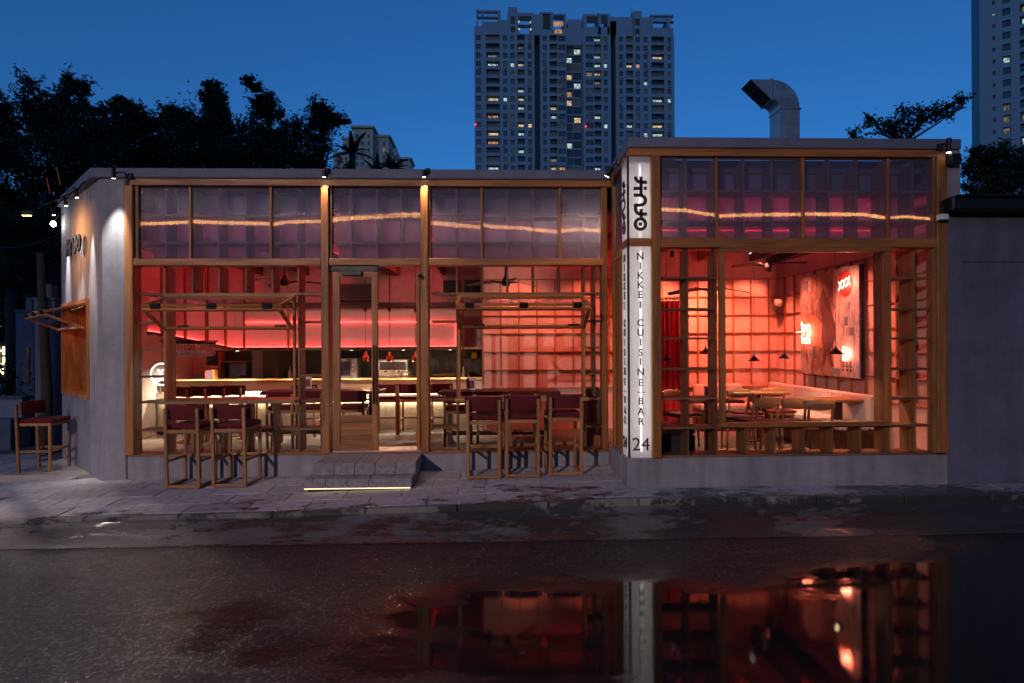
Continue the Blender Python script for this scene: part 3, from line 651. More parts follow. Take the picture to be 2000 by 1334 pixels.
def hi_table(label, x0, x1, Y):
    t = thing('high_table', label, 'table', ((x0+x1)/2, Y, FLOOR), 0, 'high tables inside'); h = (x1-x0)/2
    bxo('table_top', t, -h, -.3, .84, h, .3, .89, DARKW, .005)
    for s in (-1, 1): bxo('leg', t, s*(h-.16)-.03, -.2, .03, s*(h-.16)+.03, .2, .839, DARKW, .004)
    bxo('foot_rail', t, -h+.19, -.03, .2, h-.19, .03, .26, DARKW, .004)
    bxo('base', t, -h+.05, -.26, 0, h-.05, .26, .029, DARKW, .004)
hi_table('dark wooden high table behind the left door post', PX(520, 9.6), PX(748, 9.6), 9.6); hi_table('dark wooden high table behind the right window counter', PX(858, 9.3), PX(1090, 9.3), 9.3)
HD = thing('bar_hood', 'white panelled canopy over the bar edged with red light strips', 'canopy', (0, 11.5, 1.7))
hx0, hx1 = PX(456, 11.5), PX(893, 11.5); hz0, hzm, hz1 = PZ(678, 11.5, 650), PZ(629, 11.5, 650), PZ(601, 11.5, 650)
def hb_(name, x0, y0, z0, x1, y1, z1, m, bev=.002): return bxo(name, HD, x0, y0-11.5, z0-1.7, x1, y1-11.5, z1-1.7, m, bev)
n = 5; wdt = (hx1-hx0)/n
for k in range(n): hb_('panel', hx0+k*wdt+.002, 11.5, hz0, hx0+(k+1)*wdt-.002, 11.53, hz1, WHITEP, .002)
hb_('trim_board', hx0, 11.36, hz1+.002, hx1, 11.56, hz1+.09, DARKW); hb_('trim_board', hx0, 11.40, hz0-.05, hx1, 11.60, hz0-.002, DARKW)
hb_('soffit', hx0, 11.602, hz0-.045, BWX, 12.38, hz0-.01, WHITEP, 0)
HLED = emit('red_hood_led', (1, .045, .04), 10); hb_('red_light_strip', hx0, 11.43, hz0+.004, hx1, 11.46, hz0+.02, HLED, 0); hb_('red_light_strip', hx0+.2, 11.47, hzm-.01, hx1, 11.498, hzm+.008, REDLED2, 0)
hb_('red_light_strip', hx1-.03, 11.475, hz0+.03, hx1-.015, 11.498, hzm-.02, REDLED2, 0)
for k in range(6): xk = hx0+.25+k*.82; hb_('hanger', xk-.018, 11.36, hz0-.06, xk+.018, 11.395, 3.17, LAT)
q0 = Vector((hx0-.005, 11.5, hz0)); q1 = P(290, 647, 9.5)
w = MB(); dirv = (q1-q0); w.add([q0, q1, (q1.x, q1.y, 2.62), (q0.x, q0.y, hz1), q0+Vector((.02, .05, 0)), q1+Vector((-.03, .05, 0)), (q1.x-.03, q1.y+.05, 2.62), (q0.x+.02, q0.y+.05, hz1)], [(0, 1, 2, 3), (7, 6, 5, 4), (0, 4, 5, 1), (1, 5, 6, 2), (2, 6, 7, 3), (3, 7, 4, 0)])
o = w.build('angled_panel', WHITEP, HD); o.location = (0, -11.5, -1.7)
off = Vector((.03, -.06, .012)); o = MB().bar(q0+off, q1+off, .014, .02).build('red_light_strip', HLED, HD); o.location = (0, -11.5, -1.7)
o = MB().bar(q0+Vector((.03, -.03, -.03)), q1+Vector((.03, -.03, -.03)), .10, .05).build('trim_board', DARKW[0], HD); o.location = (0, -11.5, -1.7)
for k in range(4):
    t = .12+.25*k; p = q0.lerp(q1, t)+Vector((.06, -.1, 0)); o = MB().bar((p.x, p.y, p.z-.05), (p.x, p.y, 3.17), .036, .036).build('hanger', LAT[2], HD); o.location = (0, -11.5, -1.7)
# downlights under the hood
for k, px in enumerate((380, 470, 590, 690, 790, 880)):
    Xk = PX(px, 11.45); lb = ('first', 'second', 'third', 'fourth', 'fifth', 'sixth')[k]
    t = thing('downlight', 'small round downlight under the bar canopy, %s from the left' % lb, 'downlight', (Xk, 11.3, hz0-.06), 0, 'downlights over the bar')
    MB().lathe([(.0, .0), (.045, .0), (.045, .05), (0, .05)], n=12).build('housing', BLACK, t); MB().lathe([(0, -.003), (.03, -.003), (.03, -.001), (0, -.001)], n=10).build('lens', emit('downlight_lens', (1, .8, .55), 10) if k == 0 else bpy.data.materials['downlight_lens'], t)
    lamp('downlight_lamp', 'SPOT', t, (0, 0, -.012), 190, (1, .80, .56), .03, (0, -.10, -1), 130, .8)
# back bar: dark niches with shelves and small things
NB = thing('back_bar', 'black back bar niches with wooden shelves behind the counter', 'shelving', (0, 12.39, 1.0))
def nb(name, px0, px1, py0, py1, y0, y1, m, par=NB): return bxo(name, par, PX(px0, 12.3), y0-12.39, PZ(py1, 12.3, 650)-1.0, PX(px1, 12.3), y1-12.39, PZ(py0, 12.3, 650)-1.0, m, .002)
nb('niche_back', 400, 488, 684, 742, 12.36, 12.385, BLACKH); nb('niche_back', 511, 941, 684, 742, 12.36, 12.385, BLACKH)
nb('shelf', 386, 434, 720, 723, 12.15, 12.358, STOOLW); nb('shelf', 437, 487, 704, 706.5, 12.15, 12.358, STOOLW); nb('divider', 434, 437, 686, 742, 12.12, 12.358, OAK)
nb('worktop', 400, 941, 741, 745, 11.82, 12.35, STEEL)
def small(name, label, cat, px, py, Y, fn, group=None):
    p = P(px, py, Y); t = thing(name, label, cat, (p.x, p.y, p.z), 0, group); fn(t); return t
def bottle(m):
    def f(t):
        MB().lathe([(0, 0), (.035, 0), (.037, .01), (.037, .15), (.014, .20), (.013, .27), (0, .27)], n=10).build('glass_body', m, t, smooth=True); MB().lathe([(0, .271), (.015, .271), (.015, .30), (0, .30)], n=8).build('cap', BLACK, t)
    return f
BG1 = plain('dark_green_bottle', (.02, .05, .03), .12, 0, .1, 0); BG2 = plain('amber_bottle', (.12, .04, .01), .12, 0, .1, 0); BG3 = plain('pale_ceramic', (.6, .55, .52), .4, 0, .1, 0)
for k, (px, m_) in enumerate(((842, BG1), (851, BG1), (872, BG2), (880, BG1))):
    small('bottle', 'dark bottle on the worktop behind the bar, %s from the right window frame' % ('farthest', 'third', 'second', 'nearest')[k], 'bottle', px, 741, 12.1, bottle(m_), 'bottles behind the bar')
for k, px in enumerate((540, 552, 566, 575, 590, 905, 915)):
    small('bottle', 'bottle among the row on the dark worktop, %s from the left' % ('first', 'second', 'third', 'fourth', 'fifth', 'sixth', 'seventh')[k], 'bottle', px, 742, 12.15, bottle((BG2, BG1, BG3, BG1, BG2, BG3, BG2)[k]), 'bottles behind the bar')
def menu(t): bxo('card', t, -.07, 0, 0, .07, .006, .19, WHITEP, .001); bxo('print', t, -.05, -.0015, .03, .05, -.0005, .15, plain('menu_print', (.3, .06, .05), .6, 0, .2, 0), 0)
for k, (px, Y) in enumerate(((600, 9.6), (920, 9.3), (1386, 7.75))): small('menu_card', 'small white menu card standing on the %s table' % ('left high', 'right high', 'corner dining')[k], 'menu', px, 673+FPX*(1.75-(FLOOR+.891 if k < 2 else 1.021))/Y, Y, menu)
def bowl(t): MB().lathe([(.03, 0), (.06, .01), (.09, .06), (.085, .06), (.055, .015), (0, .012)], n=14).build('bowl_body', BG3, t, smooth=True)
for k, px in enumerate((402, 412, 422)): small('bowl', 'pale stacked bowl on the small shelf, %s of three' % ('left', 'middle', 'right')[k], 'bowl', px, 720, 12.25, bowl, 'bowls on the shelf')
def books(t):
    for k in range(5): bxo('book', t, -.10+k*.035, -.08, 0, -.072+k*.035, .08, random.uniform(.16, .22), plain('book_%d' % k, random.choice([(.5, .05, .05), (.7, .6, .5), (.1, .1, .2), (.6, .3, .1)]), .6, 0, .05, 0), .002)
small('book_row', 'short row of upright books at the end of the bar', 'books', 415, 741, 11.6, books)
def monitor(t):
    bxo('screen', t, -.16, -.02, .08, .16, .02, .34, plain('screen_glow_off', (.05, .045, .09), .2, 0, .05, 0), .004); bxo('stand', t, -.03, -.02, 0, .03, .02, .08, BLACK, .003); bxo('foot', t, -.09, -.06, -.01, .09, .06, -.001, BLACK, .003)
small('monitor', 'small dark till screen in the back bar niche', 'monitor', 465, 741, 12.0, monitor)
def oven(t):
    bxo('body', t, -.25, -.18, 0, .25, .18, .42, plain('oven_grey', (.22, .2, .24), .35, .4), .006); bxo('door_glass', t, -.22, -.186, .08, .12, -.181, .36, plain('oven_glass', (.03, .025, .05), .1, 0, .05, 0), .002)
    for k in range(3): bxo('knob', t, .15, -.2, .1+k*.09, .19, -.181, .14+k*.09, STEEL, .003)
small('oven', 'grey oven in the kitchen behind the closed door leaf', 'oven', 677, 741, 12.0, oven)
def coffee(t):
    bxo('body', t, -.3, -.2, .06, .3, .2, .40, STEEL, .01); bxo('front_panel', t, -.26, -.206, .2, .26, -.201, .36, BLACK, .004)
    for s in (-1, 1): MB().tube([(s*.13, -.25, .17), (s*.13, -.17, .17)], .022, 8).build('group_head', BLACK, t)
    bxo('drip_tray', t, -.28, -.28, .0, .28, .18, .059, BLACK, .004)
small('coffee_machine', 'steel coffee machine in the kitchen seen through the doorway', 'machine', 770, 741, 12.1, coffee)
def cloche(t):
    MB().lathe([(.115, .0), (.115, .06), (.10, .12), (.06, .165), (.015, .18), (.012, .20), (.02, .215), (0, .225)], n=20).build('dome', glassm('cloche_glass', (.9, .9, .9), .14, .9), t, smooth=True); MB().lathe([(0, -.012), (.13, -.012), (.13, -.001), (0, -.001)], n=20).build('plate', STOOLW[0], t)
small('glass_cloche', 'glass cake dome on the bar, left of two in the doorway', 'dome', 773, 739, 11.4, cloche, 'cake domes on the bar'); small('glass_cloche', 'glass cake dome on the bar, right of two in the doorway', 'dome', 794, 739, 11.4, cloche, 'cake domes on the bar')
def tag_y(t): bxo('holder', t, -.05, -.02, 0, .05, .02, .12, plain('yellow_plastic', (.7, .4, .02), .5, 0, .05, 0), .006); bxo('roll', t, .055, -.02, .02, .09, .02, .11, BLACK, .004)
small('yellow_holder', 'small yellow holder on the dark kitchen wall', 'holder', 926, 700, 12.3, tag_y)
# hanging wine glasses
rk = thing('glass_rack', 'dark rack hanging above the left bar end', 'rack', (PX(370, 9.9), 9.9, PZ(672, 9.9, 370)), 0)
for k in range(5): bxo('rail', rk, -.32, -.22+k*.11, 0, .32, -.20+k*.11, .03, DARKW, .002)
bxo('frame', rk, -.34, -.26, .031, .34, .26, .06, DARKW, .003)
for sxx in (-.3, .3): MB().tube([(sxx, 0, .06), (sxx, 0, 3.17-PZ(672, 9.9, 370))], .008, 6).build('hanger_rod', BLACK, rk)
gm = MB().lathe([(.035, 0), (.035, -.004), (.004, -.012), (.004, -.08), (.03, -.11), (.04, -.15), (.033, -.20)], n=10); g0 = gm.build('wine_glass', glassm('wine_glass_glass', (.85, .85, .85), .30, .95), smooth=True); GMESH = g0.data; first = True
for i in range(7):
    for j in range(4):
        o = g0 if first else link('wine_glass', GMESH); first = False
        o.location = (PX(370, 9.9)-.30+i*.1+random.uniform(-.01, .01), 9.9-.155+j*.11, PZ(672, 9.9, 370)-.002); tag(o, 'upside down wine glass hanging from the dark rack above the bar end', 'wine glass', 'wine glasses in the rack')
# copper pendants
for k, px in enumerate((714.5, 761, 812)):
    p = P(px, 706, 10.9); t = thing('copper_pendant', ('left copper bell pendant, behind the closed door leaf', 'middle copper bell pendant, in the open doorway', 'right copper bell pendant, half hidden by the right door post')[k], 'pendant lamp', (p.x, p.y, p.z), 0, 'copper pendants over the bar')
    MB().lathe([(.062, 0), (.062, .08), (.052, .10), (.028, .125), (.024, .17), (.012, .18), (0, .18)], n=18).build('shade', COPPER, t, smooth=True)
    MB().lathe([(0, .015), (.02, .02), (.026, .045), (.015, .075), (0, .08)], n=12).build('bulb', BULB, t, smooth=True)
    hgt = PZ(601, 10.9, 700)-p.z; pts = [(.006*math.cos(q*1.3), .006*math.sin(q*1.3), .18+(hgt-.18)*q/70) for q in range(71)]
    MB().tube(pts, .004, 5).build('cord', BLACK, t); MB().lathe([(0, 0), (.012, 0), (.035, .08), (0, .08)], (0, 0, hgt-.08), 10).build('cup', BLACK, t)
    MB().tube([(0, 0, hgt), (0, 0, 3.44-p.z)], .006, 6).build('rod', BLACK, t)
    lamp('pendant_lamp', 'POINT', t, (0, 0, .0), 8, (1, .62, .32), .02)
# ceiling red light strips
def redstrip(label, x0, y0, x1, y1, z, m=REDCEIL, up=False):
    t = thing('red_light_strip', label, 'light strip', ((x0+x1)/2, (y0+y1)/2, z), 0, 'red light strips on the ceiling')
    c = Vector(t.location); MB().bar(Vector((x0, y0, z))-c, Vector((x1, y1, z))-c, .024, .016).build('diffuser', m, t)
    dz_ = -.016 if up else .017; MB().bar(Vector((x0, y0, z+dz_))-c, Vector((x1, y1, z+dz_))-c, .15 if up else .034, .014).build('channel', BLACK, t)
for k, x_ in enumerate((-4.75, -2.9, -1.05)): redstrip('red ceiling light strip over the bar room, %s of three' % ('left', 'middle', 'right')[k], x_, 8.6, x_, 12.0, 3.41)
# ceiling fans
def fan(label, px, py, Y, rot):
    p = P(px, py, Y); t = thing('ceiling_fan', label, 'ceiling fan', (p.x, p.y, p.z), RAD(rot), 'ceiling fans')
    MB().lathe([(0, -.05), (.05, -.05), (.065, -.02), (.06, .03), (.025, .10), (.015, .12), (.015, 3.44-p.z), (0, 3.44-p.z)], n=14).build('motor', BLACK, t, smooth=True)
    for k in range(3):
        an = 2*math.pi*k/3; m = MB(); d = Vector((math.cos(an), math.sin(an), 0)); n_ = Vector((-d.y, d.x, 0)); vs = []
        for r_, w_, z_ in ((.06, .02, 0), (.2, .055, .02), (.45, .06, .0), (.6, .045, -.02), (.64, .02, -.025)):
            for s_ in (-1, 1): q = d*r_+n_*(w_*s_)+Vector((0, 0, z_+s_*.014)); vs += [q, q+Vector((0, 0, .008))]
        fs = []
        for i in range(4):
            b_ = i*4; c_ = b_+4; fs += [(b_, b_+2, c_+2, c_), (b_+1, c_+1, c_+3, b_+3), (b_, c_, c_+1, b_+1), (b_+2, b_+3, c_+3, c_+2)]
        m.add(vs, fs+[(0, 1, 3, 2), (16, 18, 19, 17)]).build('blade', BLACK, t)
fan('black ceiling fan high behind the left window bay', 556, 552, 9.2, 10); fan('black ceiling fan high behind the right window bay', 988, 552, 9.0, 160)
fan('black ceiling fan near the big picture window lattice', 1392, 566, 8.0, 20); fan('black ceiling fan in front of the artwork corner', 1500, 519, 9.7, 65)
# air conditioner and high vents
t = thing('air_conditioner', 'louvred wall air conditioner high behind the closed door leaf', 'air conditioner', (PX(690, 12.2), 12.2, PZ(588, 12.2, 690)))
bxo('case', t, -.42, -.12, 0, .42, .15, .34, DARKW, .01)
for k in range(6): bxo('louvre', t, -.36, -.135, .05+k*.045, .36, -.121, .075+k*.045, BLACK, .002)
t = thing('high_window', 'pair of small black windows high on the kitchen wall', 'window', (PX(902, 12.35), 12.35, PZ(572, 12.35, 900)))
for s in (-1, 1): bxo('pane', t, s*.2-.18, -.01, 0, s*.2+.18, .03, .26, BLACKH, .004)
bxo('frame', t, -.42, .0, -.03, .42, .045, -.001, OAK, .003)
# round neon by the left window
p = P(316, 731, L+.42); t = thing('round_neon_sign', 'round blue white neon ring with small emblem behind the left window', 'neon sign', tuple(p))
ring = [(.137*math.cos(q*2*math.pi/40), 0, .137*math.sin(q*2*math.pi/40)) for q in range(41)]; MB().tube(ring, .0055, 6, False).build('ring', NEONW, t, smooth=True)
m = MB(); m.tube([(-.05, 0, .06), (-.018, 0, .03), (-.018, 0, -.035)], .003, 5); m.tube([(.03, 0, .065), (-.018, 0, .03)], .003, 5); m.build('emblem', NEONW, t)
me = text_mesh('Port', .05, .004); me.materials.append(NEONW); place(me, 'lettering', NEONW, t, (-.03, 0, -.07), (-1, 0, 0), (0, 0, 1))
MB().tube([(0, .01, .15), (0, .01, 3.44-p.z)], .003, 5).build('hanging_wire', BLACK, t)

# ------------------------------------------------------------------ right room
FR = .28
t = thing('red_curtain', 'bright red full length curtain beside the lattice wall', 'curtain', (2.7, 9.65, FR)); m = MB(); n = 60; vs = []; fs = []
for k in range(n+1):
    x_ = -.45+.80*k/n; y_ = .035*math.sin(k*.9)+.012*math.sin(k*2.3)
    vs += [(x_, y_, .01), (x_, y_*.8, 2.17), (x_, y_+.012, .01), (x_, y_*.8+.012, 2.17)]
for k in range(n): b_ = k*4; fs += [(b_, b_+4, b_+5, b_+1), (b_+2, b_+3, b_+7, b_+6)]
m.add(vs, fs).build('cloth', REDC, t, smooth=True); MB().tube([(-.5, 0, 2.2), (.42, 0, 2.2)], .014, 8).build('rod', BLACK, t)
for k in range(14): MB().tube([(-.44+k*.06, -.014, 2.2), (-.44+k*.06, .016, 2.2)], .02, 6).build('ring', STEEL, t)
def chair(label, loc, rz):
    t = thing('dining_chair', label, 'chair', loc, rz, 'dining chairs'); s = .16
    for sx in (-1, 1):
        MB().tube([(sx*(s+.02), s, 0), (sx*s, s-.01, .43)], [.013, .018], 8).build('leg', STOOLW[2], t); MB().tube([(sx*(s+.02), -s-.05, 0), (sx*s, -s, .43), (sx*(s-.005), -s-.055, .78)], [.013, .019, .014], 8).build('leg', STOOLW[2], t)
    MB().box(-.185, -.2, .425, .185, .21, .445).build('seat_frame', STOOLW[0], t, .006); MB().box(-.19, -.19, .446, .19, .2, .49).build('seat', RED, t, .018, True, 3)
    vs = []; fs = []; n = 9
    for k in range(n):
        u = (k/(n-1)-.5)*2; x_ = u*.185; y_ = -s-.08+.03*u*u; zb = .655+.025*u*u; zt = .80-.02*abs(u)
        vs += [(x_, y_, zb), (x_, y_+.02, zb), (x_, y_+.015, zt), (x_, y_-.005, zt)]
    for k in range(n-1):
        for j in range(4): fs.append((k*4+j, k*4+(j+1) % 4, (k+1)*4+(j+1) % 4, (k+1)*4+j))
    MB().add(vs, fs+[(3, 2, 1, 0), tuple(range(4*n-4, 4*n))]).build('backrest', STOOLW[0], t, .005, True); return t
c0 = chair('wooden dining chair with curved back, left one of the three behind the big window', (PX(1478, 7.6), 7.6, FR), RAD(14))
dup(c0, (PX(1541, 7.5), 7.5, FR), RAD(-4), 'wooden dining chair with curved back, middle one of the three behind the big window'); dup(c0, (PX(1586, 7.3), 7.3, FR), RAD(-8), 'wooden dining chair with curved back, right one of the three behind the big window')
dup(c0, (PX(1440, 8.0), 8.05, FR), RAD(80), 'dining chair turned sideways at the end of the left table'); dup(c0, (PX(1330, 8.5), 8.5, FR), RAD(200), 'dining chair in front of the red curtain'); dup(c0, (PX(1455, 8.6), 8.6, FR), RAD(185), 'dining chair across the left table, facing the street'); dup(c0, (PX(1520, 8.75), 8.75, FR), RAD(175), 'dining chair beyond the middle table, facing the street')
def table(label, x, y, w, d, h=.74):
    t = thing('dining_table', label, 'table', (x, y, FR), 0, 'dining tables'); bxo('table_top', t, -w/2, -d/2, h-.035, w/2, d/2, h, STOOLW, .006)
    bxo('column', t, -.045, -.045, .03, .045, .045, h-.037, DARKW, .004); bxo('base', t, -.22, -.22, 0, .22, .22, .029, BLACK, .006)
    return t
table('dining table with light wooden top beside the left lattice strip', PX(1386, 7.7), 7.75, .78, .42); table('dining table with light wooden top in the middle of the dining room', PX(1480, 8.9), 8.95, .85, .42); table('dining table with light wooden top in front of the long bench', PX(1648, 7.6), 7.75, .95, .42)
bn = thing('wall_bench', 'long pale upholstered bench along the artwork wall', 'bench', (4.63, 8.5, FR))
bxo('seat_base', bn, -.22, -1.1, 0, .24, 1.75, .36, DARKW, .006); o = MB().box(-.26, -1.1, .361, .14, 1.75, .46).build('seat_cushion', BEIGE, bn, .03, True, 3)
for k in range(3): MB().box(.145, -1.1+k*.95, .37, .25, -1.1+(k+1)*.95-.006, .80).build('back_cushion', BEIGE, bn, .03, True, 3)
b2 = thing('rear_bench', 'pale upholstered bench below the rear lattice wall corner', 'bench', (3.9, 10.0, FR)); bxo('seat_base', b2, -.45, -.2, 0, .38, .2, .36, DARKW, .006); MB().box(-.45, -.22, .361, .38, .12, .46).build('seat_cushion', BEIGE, b2, .03, True, 3); MB().box(-.45, .125, .37, .38, .21, .78).build('back_cushion', BEIGE, b2, .03, True, 3)
wb = thing('window_bench', 'dark low bench with grey and blue cushions in the window corner', 'bench', (2.05, 6.98, FR)); bxo('body', wb, -.22, -.3, 0, .24, .45, .44, plain('charcoal_fabric', (.03, .032, .04), .9, 0, .2, .3), .02)
MB().box(-.2, -.3, .442, .1, .42, .52).build('cushion', BEIGE, wb, .03, True, 3); MB().box(.105, -.28, .442, .25, .42, .50).build('cushion', plain('blue_grey_fabric', (.09, .11, .17), .9, 0, .2, .4), wb, .03, True, 3)
bxo('neighbour', None, 0, 0, 0, .1, .1, .1, BLACK, 0) if False else None
# cone pendants
for k, (px, py, Y, lb) in enumerate(((1302, 704, 8.9, 'in front of the red curtain'), (1378, 690, 8.9, 'seen through the left lattice strip'), (1473, 705, 8.7, 'left in the big window'), (1532, 700, 8.5, 'near the room corner in the big window'), (1632, 692, 7.0, 'hanging in front of the artwork'))):
    p = P(px, py, Y); t = thing('cone_pendant', 'black cone pendant lamp ' + lb, 'pendant lamp', tuple(p), 0, 'black cone pendants')
    MB().lathe([(.088, 0), (.012, .075), (.010, .10), (0, .10)], n=20).build('shade', BLACK, t, smooth=False); MB().tube([(0, 0, .1), (0, 0, 3.44-p.z)], .003, 5).build('cord', BLACK, t)
    MB().lathe([(0, .022), (.02, .03), (.018, .05), (0, .058)], n=10).build('bulb', BULB, t); lamp('pendant_lamp', 'SPOT', t, (0, 0, .02), 30, (1, .62, .38), .02, (0, 0, -1), 125, .5)
# track spots washing the lattice walls
def trackspot(label, loc, tgt, e, col, ang=70):
    t = thing('track_spot', label, 'spot lamp', loc, 0, 'ceiling spots of the dining room'); d = (Vector(tgt)-Vector(loc)).normalized()
    MB().tube([-d*.06, d*.05], .03, 12).build('housing', BLACK, t); MB().tube([d*.05, d*.052], .024, 12).build('lens', SPOTW, t); MB().tube([(0, 0, 0), (0, 0, 3.44-loc[2])], .008, 6).build('stem', BLACK, t)
    lamp('spot_lamp', 'SPOT', t, tuple(d*.06), e, col, .03, tuple(d), ang, .8)
for k, (x_, c_) in enumerate(((.45, 90), (1.5, 80), (2.9, 260), (3.7, 260), (4.4, 300))):
    trackspot('ceiling spot aimed at the rear lattice wall, %s from the left' % ('first', 'second', 'third', 'fourth', 'fifth')[k], (x_, BWY-.75, 3.2), (x_+.1, BWY, 1.7), c_*1.35, (1, .165, .085), 90)
for k, y_ in enumerate((9.2, 8.0)): trackspot('ceiling spot aimed at the artwork wall, %s one' % ('rear', 'front')[k], (4.0, y_, 3.2), (4.9, y_-.2, 1.8), 320, (1, .20, .11))
for k, (x_, y_) in enumerate(((.3, 8.9), (-1.6, 9.2), (-3.6, 9.2))): trackspot('ceiling spot over the high tables, %s one' % ('right', 'middle', 'left')[k], (x_, y_, 3.2), (x_-.2, 11.4, 1.75), 38, (1, .48, .36), 105)
for k, y_ in enumerate((7.3, 8.6)): redstrip('red ceiling light strip across the dining room, %s one' % ('front', 'rear')[k], 2.0, y_, 4.7, y_, 3.14, REDCEIL, True)
redstrip('red light strip behind the return wall near the right window bay', .2, 9.9, 1.9, 9.9, 3.14, REDSOFT, True)
redstrip('added red light strip glowing through the upper panes of the left window bay', -4.0, L+.62, -2.2, L+.62, 3.14, REDSOFT, True)  # this and the next three are added to light the upper panes pink
redstrip('added red light strip glowing through the upper panes of the right window bay', -.7, L+.62, 1.2, L+.62, 3.14, REDSOFT, True)
redstrip('added red light strip glowing through the upper panes of the door bay', -2.0, L+.62, -.9, L+.62, 3.14, REDSOFT, True)
redstrip('added red light strip glowing through the upper panes over the big window', 2.0, R+.62, 4.7, R+.62, 3.14, REDSOFT, True)
# artwork and neon on the right wall
AY0, AY1, AZ0, AZ1, AX = 7.78, 9.29, 1.27, 2.80, 4.945
AW = thing('wall_artwork', 'large weathered plank collage artwork on the right lattice wall', 'artwork', (AX, (AY0+AY1)/2, AZ0)); ac = Vector(AW.location)
bxo('backing', AW, -.055, AY0-ac.y, 0, 0, AY1-ac.y, AZ1-AZ0, BLACK, .002)
def paint(name, c1, c2, c3, sc):
    m, nt, b, o = nmat(name); v = coords(nt, scale=(1, 2.5, .9), rnd=20); n1 = noise(nt, v, sc, 8, .7, 1.2); n2 = noise(nt, coords(nt, scale=(1, 9, 1.2), rnd=5), 2.2, 6, .7, .6)
    c = ramp(nt, n1, [(.32, c1), (.48, c2), (.62, c3), (.75, c1)]); c = mix(nt, .6, c, ramp(nt, n2, [(.35, (.35, .32, .3)), (.6, (1.1, 1.05, 1.0))]), 'MULTIPLY')
    nt.links.new(c, b.inputs['Base Color']); b.inputs['Roughness'].default_value = .7; bump(nt, b, n1, .3, .01); return m
cols = [((.26, .16, .12), (.48, .38, .32), (.14, .09, .08)), ((.36, .25, .2), (.16, .08, .06), (.42, .3, .24)), ((.12, .06, .05), (.34, .2, .15), (.07, .035, .03)), ((.5, .42, .38), (.6, .5, .45), (.16, .2, .26)), ((.55, .48, .44), (.22, .30, .38), (.6, .52, .47))]
pw_ = (AY1-AY0)/5
for k in range(5): bxo('plank', AW, -.075, AY1-(k+1)*pw_-ac.y+.003, .004, -.056, AY1-k*pw_-ac.y-.003, AZ1-AZ0-.004, paint('plank_paint_%d' % k, *cols[k], 3.5), .002)
def onart(poly, name, m, d=.0):          # poly in (u from left edge 0..1, v from bottom 0..1)
    pts = [(AY1-u*(AY1-AY0)-ac.y, v*(AZ1-AZ0)) for u, v in poly]; n = len(pts)
    vs = [(-.076-d, y_, z_) for y_, z_ in pts]+[(-.081-d, y_, z_) for y_, z_ in pts]
    MB().add(vs, [tuple(range(n)), tuple(range(2*n-1, n-1, -1))]+[(i, (i+1) % n, (i+1) % n+n, i+n) for i in range(n)]).build(name, m, AW)
PB = paint('umber_paint', (.06, .02, .018), (.10, .035, .03), (.04, .015, .02), 5); PR = paint('red_disc_paint', (.35, .02, .02), (.45, .04, .03), (.25, .015, .02), 6); PBl = paint('blue_grey_paint', (.10, .16, .22), (.14, .2, .26), (.08, .1, .15), 6); PT = paint('tan_paint', (.32, .15, .08), (.45, .24, .14), (.25, .1, .06), 4)
onart([(.5+.0*k, .0) for k in ()] or [(.80+.105*math.cos(q), .845+.115*math.sin(q)) for q in [2*math.pi*i/28 for i in range(28)]], 'painted_disc', PR, .001)
onart([(.12, .62), (.2, .6), (.3, .58), (.42, .5), (.46, .36), (.42, .28), (.34, .24), (.3, .09), (.27, .09), (.28, .25), (.22, .4), (.13, .5)], 'painted_shape', PT, .0005)
onart([(.36, .70), (.40, .80), (.44, .84), (.47, .76), (.53, .70), (.58, .58), (.63, .5), (.64, .36), (.55, .26), (.6, .09), (.56, .09), (.5, .24), (.44, .10), (.41, .10), (.44, .25), (.40, .36), (.42, .5)], 'painted_figure', PB, .002)
for u, v, w_, h_ in ((.83, .62, .04, .06), (.78, .47, .05, .08), (.86, .38, .06, .07), (.24, .16, .07, .13), (.06, .84, .09, .1), (.55, .02, .16, .06)): onart([(u, v), (u+w_, v), (u+w_, v+h_), (u, v+h_)], 'painted_patch', PBl, .0012)
for i in range(3):
    for j in range(3): u, v = .74+i*.055, .06+j*.035; onart([(u, v), (u+.04, v), (u+.02, v+.026)], 'painted_triangle', PB, .0015)
GLY = {'t': ([[(.2, 1), (.2, .2), (.35, 0), (.5, .05)], [(0, .7), (.45, .7)]], .55), 'w': ([[(0, .7), (.15, 0), (.32, .6), (.5, 0), (.65, .7)]], .75), 'o': ([[(.28+.27*math.cos(q*math.pi/6), .33+.33*math.sin(q*math.pi/6)) for q in range(13)]], .65),
       'f': ([[(.5, .95), (.35, 1.05), (.2, .9), (.2, 0)], [(0, .65), (.42, .65)]], .5), 'i': ([[(.1, .65), (.1, 0)], [(.1, .9), (.1, .95)]], .28), 's': ([[(.4, .6), (.2, .68), (.04, .52), (.35, .25), (.25, .02), (.0, .08)]], .5), 'h': ([[(0, 1.05), (0, 0)], [(0, .5), (.2, .66), (.4, .5), (.4, 0)]], .5),
       'X': ([[(0, 0), (.55, .9)], [(.55, 0), (0, .9)]], .7), '8': ([[(.25+.22*math.sin(q*math.pi/4)*(1 if q < 8 else -1), .45 + (.22*(1-math.cos(q*math.pi/4)) if q < 8 else -.22*(1-math.cos(q*math.pi/4)))) for q in range(17)]], .6)}
